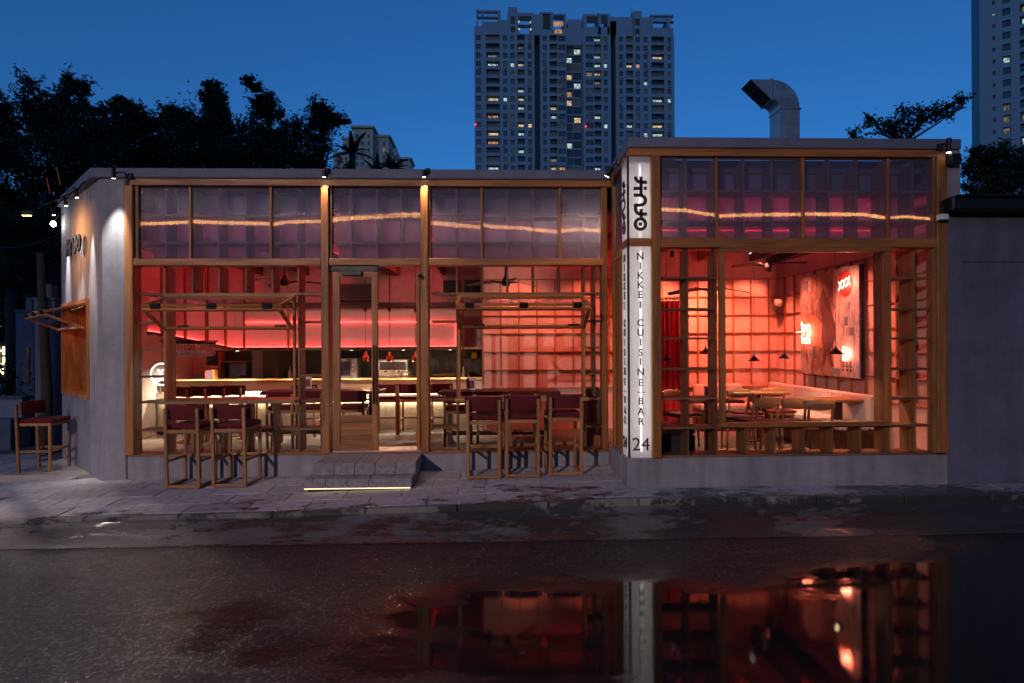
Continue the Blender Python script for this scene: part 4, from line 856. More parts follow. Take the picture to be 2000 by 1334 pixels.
def neon(label, lines, yc, zc, size, extra=(), slant=0):
    t = thing('neon_sign', label, 'neon sign', (AX-.14, yc, zc), 0, 'red neon signs on the artwork'); zt = size*1.35*(len(lines)-1)/2
    for li, ln_ in enumerate(lines):
        wd = sum(GLY[c][1] for c in ln_)*size; u = -wd/2; v0 = zt-li*size*1.35-size*.4; m = MB()
        for c in ln_:
            st, adv = GLY[c]
            for s_ in st: m.tube([(0, -(u+x_*size), v0+y_*size+slant*(u+x_*size)) for x_, y_ in s_], .0055, 6)
            u += adv*size
        m.build('tube_lettering', NEON, t, smooth=True)
    for s_ in extra: MB().tube([(0, -x_, z_) for x_, z_ in s_], .005, 6).build('tube_lettering', NEON, t)
    lamp('neon_light', 'POINT', t, (.03, 0, 0), 15, (1, .20, .11), .08)
neon('red neon lettering in two lines on the left of the artwork', ['two', 'fish'], 9.02, 1.90, .145, [[(-.28, .02), (.0, .03), (.12, .05)]])
neon('red neon row of crosses over the red painted disc', ['XXX'], 8.0, 2.56, .13, slant=.22)
neon('small red neon loops stacked low on the artwork', ['8', '8'], 8.03, 1.60, .085, [[(.06, -.1), (.07, .1)]])
# CCTV and speaker in the dining room corner
t = thing('ceiling_speaker', 'pale round wall speaker high in the dining room corner', 'speaker', (PX(1520, 10.0), 10.0, PZ(592, 10.0, 1520))); MB().lathe([(0, -.07), (.05, -.06), (.075, 0), (.05, .06), (0, .07)], n=14).build('body', BEIGE, t, smooth=True); MB().tube([(0, 0, 0), (0, .2, .06)], .015, 6).build('bracket', BLACK, t)
# ------------------------------------------------------------------ steps
def porous():
    m, nt, b, o = nmat('porous_grey_stone'); v = coords(nt, rnd=9); n1 = noise(nt, v, 18, 5, .6); vo = N(nt, 'ShaderNodeTexVoronoi'); vo.inputs['Scale'].default_value = 34; nt.links.new(v, vo.inputs['Vector'])
    big = noise(nt, v, 6, 4, .6); c = ramp(nt, n1, [(.3, (.16, .15, .16)), (.7, (.30, .285, .295))])
    mu = N(nt, 'ShaderNodeMath', operation='MULTIPLY'); nt.links.new(mrange(nt, vo.outputs['Distance'], .12, .25, 1, 0), mu.inputs[0]); nt.links.new(mrange(nt, big, .52, .6, 0, 1), mu.inputs[1])
    nt.links.new(mix(nt, mu.outputs[0], c, (.02, .018, .018)), b.inputs['Base Color']); b.inputs['Roughness'].default_value = .75; bump(nt, b, n1, .4, .01); return m
STONE = porous()
sx0, sx1 = PX(612, 6.73, 900), PX(812, 6.73, 900); stz = zs((sx0+sx1)/2, 6.6)
ST = thing('entrance_steps', 'two grey porous stone steps at the door with light glowing beneath', 'steps', ((sx0+sx1)/2, 6.95, stz)); sc_ = Vector(ST.location); n = 5; wd = (sx1-sx0)/n
for k in range(n):
    bxo('upper_block', ST, sx0+k*wd+.002-sc_.x, 6.73-sc_.y, .300-sc_.z, sx0+(k+1)*wd-.002-sc_.x, L-.05-sc_.y, .432-sc_.z, STONE, .005)
    bxo('lower_block', ST, sx0-.05+k*(wd+.006)+.002-sc_.x, 6.55-sc_.y, .198-sc_.z, sx0-.05+(k+1)*(wd+.006)-.002-sc_.x, L-.05-sc_.y, .297-sc_.z, STONE, .005)
bxo('base', ST, sx0-.02-sc_.x, 6.60-sc_.y, -.06, sx1-.05-sc_.x, L-.05-sc_.y, .196-sc_.z, BLACK, 0)
bxo('light_strip', ST, sx0-.05-sc_.x, 6.558-sc_.y, .186-sc_.z, sx1-.04-sc_.x, 6.574-sc_.y, .197-sc_.z, emit('step_led', (1, .74, .42), 2.0), 0)
# ------------------------------------------------------------------ outside spot lamps
def spotlamp(label, base, head, aim, e, col, ang=38, r=.028, ln=.15):
    t = thing('spot_lamp', label, 'spot lamp', base, 0, 'spot lamps on the building'); b0 = Vector(base); h = Vector(head)-b0; d = (Vector(aim)-Vector(head)).normalized()
    MB().tube([(0, 0, 0), h*.5+Vector((0, 0, .03)), h], .008, 6).build('arm', BLACK, t); MB().tube([Vector((0, 0, -.03)), Vector((0, 0, .03))], .03, 8).build('bracket', BLACK, t)
    MB().tube([h-d*ln/2, h+d*ln/2], r, 12).build('housing', BLACK, t); MB().tube([h+d*(ln/2), h+d*(ln/2+.003)], r*.8, 12).build('lens', SPOTW, t)
    lamp('lamp', 'SPOT', t, tuple(h+d*(ln/2+.01)), e, col, .02, tuple(h+d), ang, 1.0)
p = P(222, 338, L-.24); spotlamp('black cylinder spot lamp at the top of the left concrete pillar', (p.x+.10, L-.08, p.z+.01), tuple(p), (PX(227, L), L-.03, 2.8), 190, (1, .97, .90), 37, .024, .12)
for k, (px, lb) in enumerate(((633, 'left'), (828, 'right'))):
    p = P(px, 339, L-.12); spotlamp('small black spot lamp on the parapet above the %s door post' % lb, (p.x+.04, L-.08, p.z+.04), tuple(p), (PX(px+5, L), L-.04, 3.2), 42, (1, .66, .42), 60, .02, .08)
p = P(1190, 335, R+.62); spotlamp('black spot lamp on the side of the right volume pointing left', (1.46, R+.45, p.z+.06), tuple(p), (.9, L, 2.8), 30, (1, .66, .36), 70, .035, .12)
p = P(1853, 284, R-.10); spotlamp('black spot lamp above the right concrete pier', (p.x-.06, R-.045, p.z), tuple(p), (p.x, R-.03, 1.5), .02, (1, .8, .6), 40, .026, .15)
for k, (tt, lb, e, col) in enumerate(((.13, 'nearest the pillar', 260, (1, .97, .92)), (.42, 'middle', 260, (1, .97, .92)), (.80, 'farthest from the pillar', 260, (.95, .97, 1)))):
    q = WA+a*(wl*tt); hd = q+outw*.17+Vector((0, 0, 3.62)); spotlamp('black spot lamp on the parapet of the side wall, %s' % lb, tuple(q+outw*.055+Vector((0, 0, 3.80))), tuple(hd), tuple(q+outw*.01+a*.02+Vector((0, 0, 2.6))), e, col, 26, .022, .11)
q = WA+a*(wl*.45)+outw*.55; t = thing('added_wall_lamp', 'added amber lamp standing in for reflected headlight glow on the side wall', 'lamp', (q.x, q.y, 3.42)); MB().tube([(0, 0, 0), tuple(-outw*.52+Vector((0, 0, .38)))], .008, 6).build('arm', BLACK, t); MB().box(-.06, -.02, -.03, .06, .02, .03).build('head', BLACK, t, .006); MB().box(-.05, -.012, -.034, .05, .012, -.031).build('lens', emit('added_amber_lens', (1, .5, .12), 25), t)
lamp('lamp', 'SPOT', t, (0, 0, -.04), 75, (1, .40, .09), .03, tuple(-outw*1.0+Vector((0, 0, -.55))), 140, 1.0)  # added lamp, in place of orange headlight glow reflected onto the wall
for k, (tt, px, py) in enumerate(((.2, 172, 360), (.5, 141, 402))):
    q = WA+a*(wl*tt)+outw*.3; o = MB().bar((q.x, q.y, 3.72), (q.x-.03, q.y-.02, 3.93), .006, .012).build('lamp_fin', OAK[2]); tag(o, 'thin slanted amber fin above the side wall parapet, %s one' % ('nearer', 'farther')[k], 'lamp fin', 'fins above the side wall')
# bright bulb on an arm beyond the side wall
p = P(104, 438, 8.7); t = thing('flood_bulb', 'bright bare white bulb beyond the end of the side wall', 'lamp', tuple(p)); MB().lathe([(0, -.035), (.03, -.02), (.035, .01), (.015, .04), (0, .045)], n=12).build('bulb', emit('bare_bulb_glow', (1, .93, .8), 60), t, smooth=True); MB().tube([(0, 0, .04), (.05, .05, .16), (.3, .2, .1)], .01, 6).build('arm', BLACK, t); lamp('lamp', 'SPOT', t, (-.03, -.08, -.02), 300, (1, .80, .68), .07, (.16, -1.1, -.62), 84, .6)
for k, (pa, pb, sag, lb) in enumerate((((60, 492, 10.5), (120, 468, 9.0), .10, 'lower'), ((-40, 470, 11.5), (124, 452, 9.0), .18, 'upper'))):
    A_, B_ = P(*pa), P(*pb); o = MB().tube([A_.lerp(B_, i/12)+Vector((0, 0, -sag*4*(i/12)*(1-i/12))) for i in range(13)], .008, 5).build('overhead_cable', BLACK); tag(o, 'thin black cable running left from the side wall, %s one' % lb, 'cable', 'cables at the side wall')
# speaker box and cameras on the right pier
p = P(1862, 312, R-.08); t = thing('wall_speaker', 'black box speaker high on the right concrete pier', 'speaker', tuple(p)); bxo('case', t, -.055, -.05, -.055, .055, .05, .055, BLACK, .006); bxo('bracket', t, -.015, .05, -.02, .015, .062, .02, BLACK, .002)
p = P(1842, 424, R-.10); t = thing('small_flood_lamp', 'small pale lamp under the neighbouring eave', 'lamp', tuple(p)); bxo('case', t, -.04, -.03, -.03, .04, .05, .03, WHITEP, .005); bxo('stem', t, -.01, -.005, .031, .01, .015, .13, BLACK, .002)
p = P(820, 537, L-.10); t = thing('security_camera', 'small black camera above the open door leaf', 'camera', tuple(p)); MB().tube([(0, -.05, -.02), (0, .03, .01)], .02, 10).build('body', BLACK, t); MB().tube([(0, .02, .01), (.02, .07, .06)], .007, 6).build('bracket', BLACK, t)
# ------------------------------------------------------------------ neighbour on the right
NBR = thing('neighbouring_building', 'plain blue grey rendered wall with dark eave at the right edge', 'building', (7, R, 0))
bxo('wall', NBR, 5.104-7, -.025, -.1, 3.5, 5, 2.62, BLUEW, .004); bxo('wall', NBR, 5.104-7, -.021, 2.626, 3.5, 5, 3.15, BLUEW, .004); bxo('wall', NBR, 4.948-7, -.024, -.1, 5.103-7, -.003, 3.15, BLUEW, .003)
bxo('eave', NBR, 4.86-7, -.22, 3.152, 3.5, 5, 3.285, BLACK, .01)
for k in range(7): bxo('roof_tile', NBR, -2.1+k*.62, -.26, 3.287, -2.1+k*.62+.6, .1, 3.305, BLACK, .006)
# ------------------------------------------------------------------ roof duct
DM = plain('galvanised_sheet', (.38, .42, .44), .38, .6, .15, .08, 6)
DY = 8.6; p = P(1543, 268, DY); DT = thing('roof_duct', 'galvanised rectangular exhaust duct with elbow and dark slanted mouth on the roof', 'duct', (p.x, DY, 3.80)); do_ = Vector(DT.location)
def dq(px, py): q_ = P(px, py, DY); return (q_.x-do_.x, q_.z-do_.z)
def extr(poly, y0, y1, name, m, bev=0):
    n = len(poly); return MB().add([(x_, y0, z_) for x_, z_ in poly]+[(x_, y1, z_) for x_, z_ in poly], [tuple(range(n)), tuple(range(2*n-1, n-1, -1))]+[(i, (i+1) % n, (i+1) % n+n, i+n) for i in range(n)]).build(name, m, DT, bev)
dd_ = .335; (xa, za), (xb, zb_) = dq(1524, 212), dq(1562, 212)
extr([(xa, 0), (xb, 0), (xb, za), (xa, za)], 0, dd_, 'riser', DM)
cx_, cz_ = dq(1508, 210); ro_, ri_ = xb-cx_, xa-cx_
extr([(cx_+ro_*math.cos(RAD(q)), cz_+ro_*math.sin(RAD(q))) for q in range(0, 91, 9)]+[(cx_+ri_*math.cos(RAD(q)), cz_+ri_*math.sin(RAD(q))) for q in range(90, -1, -15)], .001, dd_-.001, 'elbow', DM)
tl = dq(1466, 157); tr = (cx_-.004, cz_+ro_); br_ = (cx_-.004, cz_+ri_); tl = (tl[0], cz_+ro_)
extr([br_, tr, tl], .002, dd_-.002, 'outlet', DM)
ux_, uz_ = tl[0]-br_[0], tl[1]-br_[1]; ll_ = math.hypot(ux_, uz_); nx_, nz_ = -uz_/ll_, ux_/ll_; nx_, nz_ = (nx_, nz_) if nz_ < 0 else (-nx_, -nz_)
extr([(br_[0]+nx_*.002, br_[1]+nz_*.002), (tl[0]+nx_*.002, tl[1]+nz_*.002), (tl[0]+nx_*.01, tl[1]+nz_*.01), (br_[0]+nx_*.01, br_[1]+nz_*.01)], .012, dd_-.012, 'mouth', BLACKH)
extr([(xa-.012, za-.008), (xb+.02, za-.008), (xb+.02, za+.012), (xa-.012, za+.012)], -.012, dd_+.012, 'flange', STEEL)
extr([(cx_-.012, cz_+ri_-.012), (cx_+.010, cz_+ri_-.012), (cx_+.010, cz_+ro_+.02), (cx_-.012, cz_+ro_+.02)], -.012, dd_+.012, 'flange', STEEL)
for q in (30, 60): extr([(cx_+r_*math.cos(RAD(q+s_)), cz_+r_*math.sin(RAD(q+s_))) for r_, s_ in ((ri_, 0), (ro_, 0), (ro_, .8), (ri_, .8))], -.003, dd_+.003, 'seam', STEEL)
for z_ in (.22, .4, .56): extr([(xa-.003, z_), (xb+.003, z_), (xb+.003, z_+.006), (xa-.003, z_+.006)], -.003, dd_+.003, 'seam', STEEL)
# ------------------------------------------------------------------ left yard: gate, low wall, planter, lanterns, lit sign
GP = plaster('gate_render', (.16, .18, .25), .15, .3)
g1 = P(108, 880, 10.0); g2 = P(70, 880, 10.6)
for k, (px, Y, top, lb) in enumerate(((102, 10.0, 583, 'right'), (62, 11.2, 606, 'left'))):
    X_ = PX(px, Y, 800); zt = PZ(top, Y, px); t = thing('gate_pier', 'blue grey rendered gate pier, %s one beyond the side wall' % lb, 'pier', (X_, Y, 0), 0, 'gate piers'); bxo('shaft', t, -.16, -.16, -.1, .16, .16, zt-.04, GP, .008); bxo('cap', t, -.18, -.18, zt-.039, .18, .18, zt, GP, .006)
    l = thing('pier_lantern', 'small dark square lantern on the %s gate pier' % lb, 'lantern', (X_, Y, zt), 0, 'pier lanterns'); 
    for sx in (-1, 1):
        for sy in (-1, 1): bxo('corner_bar', l, sx*.07-.008, sy*.07-.008, .012, sx*.07+.008, sy*.07+.008, .24, BLACK, .001)
    bxo('base', l, -.09, -.09, 0, .09, .09, .011, BLACK, .002); bxo('top', l, -.10, -.10, .241, .10, .10, .27, BLACK, .004); bxo('glass', l, -.06, -.06, .013, .06, .06, .239, plain('lantern_glass', (.30, .20, .18), .3, 0, .1, 0) if k == 0 else bpy.data.materials['lantern_glass'], .001)
Xg0, Xg1 = PX(66, 10.9, 800), PX(98, 10.2, 800); t = thing('gate_leaf', 'dark blue metal gate leaf between the two piers', 'gate', ((Xg0+Xg1)/2, 10.6, 0)); MB().bar((Xg0-t.location.x, .45, 1.1), (Xg1-t.location.x, -.45, 1.1), .04, 2.1).build('panel', plain('gate_blue_metal', (.03, .045, .08), .5, .2), t, .004); MB().box(.18, -.62, 1.15, .22, -.58, 1.75).build('handle', COPPER, t, .004)
X0, X1 = PX(-60, 10.5, 800), PX(52, 10.5, 800); t = thing('low_yard_wall', 'low pale rendered wall at the left edge', 'wall', (X0, 10.5, 0)); bxo('body', t, -2, -.1, -.1, X1-X0, .1, PZ(778, 10.5, 20), plaster('yard_render', (.42, .42, .45)), .01); bxo('coping', t, -2.0, -.13, PZ(778, 10.5, 20)+.001, X1-X0+.02, .13, PZ(778, 10.5, 20)+.04, CONC2, .006)
bxo('ledge', t, -2, -.35, -.1, X1-X0, -.101, PZ(818, 10.2, 20), CONC2, .006)
# lit vertical sign at the picture's left edge
p = P(2, 706, 12.0); t = thing('lit_letter_sign', 'warm lit vertical letters on a dark board at the left edge', 'sign', tuple(p)); bxo('board', t, -.35, .03, -.4, .12, .06, .4, BLACKH, .004)
WL = emit('lit_letters', (1, .72, .36), 7)
for k, ch in enumerate('HUS'): me = text_mesh(ch, .22, .01, .004); me.materials.append(WL); place(me, 'letter', WL, t, (.0, 0, .2-.2*k), (1, 0, 0), (0, 0, 1))
# ------------------------------------------------------------------ vegetation
def leafmat(name, col):
    m, nt, b, o = nmat(name); g = N(nt, 'ShaderNodeNewGeometry'); n1 = noise(nt, g.outputs['Position'], 1.4, 3)
    c = ramp(nt, n1, [(.3, tuple(x*.6 for x in col)), (.7, tuple(x*1.3 for x in col))]); nt.links.new(c, b.inputs['Base Color']); b.inputs['Roughness'].default_value = .65
    return m
LEAF = leafmat('dark_foliage', (.02, .034, .018)); BARK = plain('bark', (.06, .045, .035), .9, 0, .3, .6, 10)
def leaves(name, C, size, m, parent, asp=.42, tilt=1.0):
    n = len(C); C = np.asarray(C, float); rng = np.random
    d = rng.normal(size=(n, 3)); d[:, 2] *= .7*tilt; d /= np.linalg.norm(d, axis=1)[:, None]; u = rng.normal(size=(n, 3)); w_ = np.cross(d, u); w_ /= np.linalg.norm(w_, axis=1)[:, None]
    s = (size*rng.uniform(.6, 1.3, n))[:, None]; nn = np.cross(d, w_); cup = nn*s*.12
    V = np.stack([C-d*s*.5, C-w_*s*asp*.5+cup, C+d*s*.5, C+w_*s*asp*.5+cup], 1).reshape(-1, 3)
    F = np.stack([np.arange(n)*4, np.arange(n)*4+1, np.arange(n)*4+2, np.arange(n)*4, np.arange(n)*4+2, np.arange(n)*4+3], 1).reshape(-1)
    me = bpy.data.meshes.new(name); me.vertices.add(len(V)); me.vertices.foreach_set('co', V.ravel()); me.loops.add(len(F)); me.loops.foreach_set('vertex_index', F.astype(np.int32))
    me.polygons.add(n*2); me.polygons.foreach_set('loop_start', np.arange(n*2, dtype=np.int32)*3); me.polygons.foreach_set('loop_total', np.full(n*2, 3, np.int32)); me.update(calc_edges=True)
    me.materials.append(m); return link(name, me, parent)
def tree(name, label, Y, base_px, blobs, size=.085, dens=1150, group='trees behind the building', trunk=.16, depth=1.0, high=False):
    bX = PX(base_px, Y, 660); t = thing(name, label, 'tree', (bX, Y, -.16), 0, group); o = Vector(t.location); pts = []; tips = []
    big = [b_ for b_ in blobs if b_[2] >= 20] or blobs; extra = []
    for (px, py, r) in blobs:
        if r < 20 and not high:
            nb_ = min(big, key=lambda b_: (b_[0]-px)**2+(b_[1]-py)**2); dist = math.hypot(nb_[0]-px, nb_[1]-py)
            for s_ in range(1, int(dist/(r*.9))): t_ = s_*r*.9/dist; extra.append((px+(nb_[0]-px)*t_+random.uniform(-4, 4), py+(nb_[1]-py)*t_, r*(1+.3*t_)))
    for (px, py, r) in list(blobs)+extra:
        c = P(px, py, Y) - o; rr = r*Y/FPX; c.y += random.uniform(-.5, .5)*depth; tips.append((c, rr)); nc = max(4, int(10*(rr/.35)**1.6))
        for _ in range(nc):
            v = Vector((random.gauss(0, 1), random.gauss(0, 1)*max(1, depth), random.gauss(0, 1))).normalized()*rr*random.uniform(.25, 1.05)**.6; cc = c+v; k = int(dens*.13*random.uniform(.5, 1.5)); sg = min(.16, rr*.33)
            ax = Vector((random.gauss(0, 1), random.gauss(0, 1), random.gauss(0, .6))).normalized()
            for _ in range(k):
                s_ = random.gauss(0, 1.0); pts.append(tuple(cc + ax*s_*sg*1.5 + Vector((random.gauss(0, sg*.6), random.gauss(0, sg*.6), random.gauss(0, sg*.55)))))
    for (c, rr) in list(tips):
        for _ in range(5 if rr < .45 else 9):
            an = random.uniform(-.5, math.pi+.5); dv = Vector((math.cos(an), random.uniform(-.3, .3), math.sin(an)*.9)).normalized(); l = rr*random.uniform(.35, .8)+.08; q = c+dv*rr*.85
            for i in range(int(26*l/.3)):
                t_ = random.random(); pts.append(tuple(q+dv*l*t_+Vector((random.gauss(0, .035), random.gauss(0, .035), random.gauss(0, .035)-.10*t_*t_))))
    leaves('crown', pts, size, LEAF, t)
    tips.sort(key=lambda q: q[0].z); m = MB(); lo = tips[len(tips)//2][0]; fork = Vector((lo.x*.35, lo.y*.3, max(1.2, lo.z*(.93 if high else .62))))
    m.tube([(0, 0, 0), fork*.5+Vector((.06, 0, 0)), fork], [trunk, trunk*.8, trunk*.62], 9); m.build('trunk', BARK, t, smooth=True)
    for c, rr in tips[::max(1, len(tips)//9)]:
        md = fork.lerp(c, .5)+Vector((random.uniform(-.15, .15), 0, random.uniform(0, .2))); MB().tube([fork, md, md.lerp(c, .6)], [trunk*.4, trunk*.22, .015], 6).build('limb', BARK, t)
    return t
tree('broadleaf_tree', 'tall dark tree at the left edge with loose leafy top', 12.2, 70, [(55, 225, 32), (100, 205, 30), (122, 165, 24), (140, 152, 16), (150, 205, 26), (28, 232, 30), (90, 255, 48), (40, 290, 45), (150, 255, 42), (185, 285, 45), (130, 320, 60), (50, 350, 50), (10, 300, 40), (5, 250, 24), (110, 390, 55), (30, 420, 50), (70, 470, 50), (20, 520, 45), (60, 560, 40)], trunk=.2)
tree('broadleaf_tree', 'dark bushy tree behind the left end of the roof', 13.2, 240, [(205, 240, 32), (225, 275, 38), (262, 300, 42), (255, 205, 10), (268, 222, 14), (285, 245, 18), (300, 275, 32), (240, 330, 48), (300, 330, 45), (200, 330, 45), (180, 380, 45), (150, 420, 40)], size=.08)
tree('broadleaf_tree', 'dark tree with one thin feathery tip rising above the roof', 13.6, 400, [(330, 222, 14), (350, 240, 22), (372, 262, 34), (418, 165, 7), (421, 182, 9), (424, 203, 12), (430, 228, 17), (432, 258, 28), (400, 285, 42), (450, 300, 42), (350, 310, 42), (395, 325, 45)], size=.08)
tree('broadleaf_tree', 'dark tree with an upright pointed crown behind the roof', 14.0, 520, [(503, 178, 10), (518, 182, 11), (510, 205, 17), (522, 228, 20), (508, 258, 30), (545, 252, 22), (488, 295, 36), (545, 300, 40), (520, 325, 45), (470, 325, 40)], size=.08)
tree('broadleaf_tree', 'dark tree leaning right towards the small apartment block', 14.4, 590, [(655, 218, 10), (645, 235, 14), (630, 222, 14), (612, 245, 20), (588, 262, 24), (565, 285, 26), (628, 268, 14), (600, 300, 34), (640, 305, 20), (570, 325, 36), (620, 328, 26), (660, 330, 22)], size=.08)
tree('umbrella_tree', 'flat topped dark tree rising above the right roof', 11.5, 1775, [(1680, 258, 10), (1695, 250, 15), (1715, 250, 17), (1735, 246, 19), (1752, 238, 19), (1775, 238, 21), (1800, 230, 19), (1820, 224, 19), (1842, 220, 19), (1860, 212, 16), (1866, 202, 9), (1760, 258, 14), (1725, 264, 12)], size=.08, dens=260, depth=.6, trunk=.07, high=True)
tree('broadleaf_tree', 'dark tree with layered branches at the right edge behind the eave', 10.8, 1985, [(1890, 300, 13), (1905, 325, 18), (1900, 355, 22), (1930, 320, 22), (1935, 355, 30), (1965, 310, 26), (1985, 340, 40), (2020, 320, 40), (1970, 375, 30), (1910, 380, 16), (2030, 375, 40)], size=.08)
# palms
def palm(label, px, py, Y, n, ln, droop=1.0):
    c = P(px, py, Y); t = thing('palm_tree', label, 'palm', (c.x, c.y, -.16), 0, 'palms behind the roof'); h = c.z+.16
    MB().tube([(0, 0, 0), (.03, 0, h*.5), (0, 0, h)], [.13, .10, .08], 9).build('trunk', BARK, t, smooth=True)
    for k in range(n):
        an = 2*math.pi*k/n+random.uniform(-.3, .3); el_ = random.uniform(.3, 1.35); l = ln*random.uniform(.75, 1.1); pts = []; d = Vector((math.cos(an)*math.cos(el_), math.sin(an)*math.cos(el_), math.sin(el_))); q = Vector((0, 0, h))
        for i in range(9): pts.append(q.copy()); q = q+d*(l/8); d = (d+Vector((0, 0, -.13*droop))).normalized()
        m = MB(); m.tube(pts, [.012*(1-i/10) for i in range(9)], 4)
        for i in range(1, 9):
            dd = (pts[i]-pts[i-1]).normalized(); sd_ = dd.cross(Vector((0, 0, 1))).normalized()
            for s_ in (-1, 1):
                for j in range(3):
                    b_ = pts[i-1].lerp(pts[i], j/3); ll = l*.24*(1-abs(i/8-.4)); e_ = b_+sd_*s_*ll*.8+dd*ll*.6-Vector((0, 0, ll*.25)); m.add([b_, b_+dd*.025, e_, b_-dd*.02+Vector((0, 0, -.01))], [(0, 1, 2), (0, 2, 3)])
        m.build('frond', LEAF, t)
palm('palm standing before the small apartment block', 688, 300, 15, 12, .62); palm('low palm beside the small apartment block', 765, 330, 16, 11, .5, .6); palm('low palm at the foot of the small apartment block', 735, 334, 15.5, 9, .42, .6)
palm('dark palm at the left edge beside the yard wall', 20, 560, 11.6, 12, 1.5)
# hedge in the yard planter and dark screen of shrubs
pts = []
for _ in range(9000): pts.append((random.uniform(-13, -7.2), random.uniform(11.0, 11.6), random.uniform(.2, 1.35)+.12*math.sin(random.random()*9)))
hg = thing('yard_hedge', 'dark clipped hedge behind the low yard wall', 'hedge', (0, 0, 0)); leaves('foliage', pts, .10, LEAF, hg)
tree('broadleaf_tree', 'dark dense tree beyond the gate piers at the left', 14.5, 60, [(0, 430, 60), (50, 500, 60), (100, 480, 50), (20, 580, 60), (75, 590, 55), (110, 560, 40), (30, 660, 50), (80, 680, 45), (150, 470, 45)], size=.14, group='trees behind the building')
MBt = thing('slender_trunk', 'slender bare tree trunk beside the gate', 'tree trunk', (PX(86, 9.7, 800), 9.7, -.05)); MBt_ = MB().tube([(0, 0, 0), (.05, 0, 1.0), (.0, 0, 2.1), (-.12, .1, 3.3)], [.085, .075, .065, .05], 10).build('bark', BARK, MBt, smooth=True)
# ------------------------------------------------------------------ towers
TW = plain('tower_render', (.17, .25, .36), .8, 0, .06, .05, .15); TWD = plain('tower_dark_recess', (.05, .055, .06), .8, 0, .1, 0, .2)
WG = plain('tower_glass', (.03, .04, .05), .12, 0, .2, 0, .3); RAILM = plain('tower_balcony_glass', (.16, .19, .22), .3, 0, .1, 0, .3)
def litm(name, col, st):
    m, nt, b, o = nmat(name); nt.nodes.remove(b); e = N(nt, 'ShaderNodeEmission'); v = coords(nt, scale=(1, 1, 1), rnd=50); n1 = noise(nt, v, 1.1, 4, .7)
    c = ramp(nt, n1, [(.36, tuple(x*.06 for x in col)), (.52, tuple(x*.7 for x in col)), (.7, col)]); nt.links.new(c, e.inputs[0]); e.inputs[1].default_value = st; nt.links.new(e.outputs[0], o.inputs[0]); return m
LIT = {'w': litm('lit_warm', (1, .72, .40), 1.0), 'c': litm('lit_cool', (.72, 1, .95), .9), 'o': litm('lit_orange', (1, .48, .22), .8), 'd': litm('lit_dim', (.8, .6, .4), .35)}
TY = 208.0; MP = TY/FPX
def tx_(cx): return PX(900+cx/3.81, TY, 170)
def tz_(cy): return PZ(cy/3.81, TY, 1120)
T = thing('apartment_tower', 'tall apartment tower with balconies and scattered lit windows behind the restaurant', 'tower', (tx_(850), TY, -.16)); to = Vector(T.location)
colsT = [('A', 115, 150, 0), ('B', 190, 290, 1), ('C', 315, 345, 0), ('c', 370, 400, 0), ('D', 422, 475, 1), ('E', 500, 528, 0), ('F', 613, 640, 0), ('G', 663, 718, 1), ('H', 727, 780, 0), ('I', 790, 838, 2), ('i', 842, 905, 2), ('J', 930, 985, 0), ('K', 993, 1045, 1), ('L', 1065, 1092, 0), ('M', 1180, 1207, 0), ('N', 1232, 1283, 1), ('O', 1303, 1333, 0), ('o', 1362, 1390, 0), ('P', 1420, 1515, 1), ('Q', 1540, 1565, 0)]
litmap = {('K', 0): 'c', ('D', 1): 'd', ('i', 1): 'c', ('B', 2): 'd', ('I', 2): 'c', ('K', 2): 'c', ('P', 2): 'w', ('B', 3): 'c', ('c', 3): 'c', ('D', 3): 'w', ('K', 3): 'c', ('L', 3): 'c', ('N', 3): 'w', ('O', 3): 'o', ('I', 4): 'w', ('J', 4): 'd', ('K', 4): 'o', ('i', 5): 'c', ('K', 5): 'd', ('o', 5): 'c', ('D', 6): 'c', ('I', 6): 'o', ('B', 7): 'w', ('C', 7): 'c', ('D', 7): 'w', ('I', 7): 'w', ('P', 7): 'c', ('Q', 7): 'c', ('D', 8): 'c', ('G', 8): 'w', ('B', 9): 'o', ('G', 9): 'c', ('i', 9): 'w', ('K', 9): 'c', ('D', 10): 'w', ('E', 10): 'w', ('L', 10): 'c', ('N', 10): 'c', ('P', 10): 'w', ('B', 11): 'w', ('D', 11): 'c', ('o', 11): 'c', ('P', 11): 'c', ('B', 12): 'o', ('I', 12): 'c', ('D', 13): 'c', ('G', 14): 'd', ('B', 15): 'c', ('G', 15): 'w', ('H', 15): 'o', ('K', 15): 'c'}
wall = MB(); NR = 17; FH = 64.3; Y0 = 262
gaps = [(550, 590), (1117, 1155)]
body = [(102, 549), (590, 787), (787, 912), (912, 1117), (1155, 1590)]
def wbx(x0, x1, y0, y1, d0, d1): wall.box(tx_(x0)-to.x, d0, tz_(y1)-to.z, tx_(x1)-to.x, d1, tz_(y0)-to.z)
ybot = Y0+NR*FH
for bi, (x0, x1) in enumerate(body):
    cs = [c for c in colsT if c[1] >= x0 and c[2] <= x1]; fd = 2.2 if bi == 2 else 0
    xs = [x0]+[v for c in cs for v in c[1:3]]+[x1]
    for k in range(0, len(xs), 2): wbx(xs[k], xs[k+1], Y0-8, ybot, fd, fd+1.4)
    for c in cs:
        for rr in range(NR):
            yt = Y0+rr*FH; h0 = yt-8 if rr == 0 else yt-FH+(55 if c[3] else 46)
            wbx(c[1], c[2], h0, yt+(2 if c[3] else 8), fd+.002, fd+1.3)
    wbx(x0+1, x1-1, Y0-6, ybot+900, fd+1.42, fd+14)
wbx(549, 590, Y0-30, ybot+900, 7, 14); wbx(1117, 1155, Y0-20, ybot+900, 7, 14)
for x0, x1 in body: wbx(x0, x1, ybot, ybot+900, .1, 1.35)
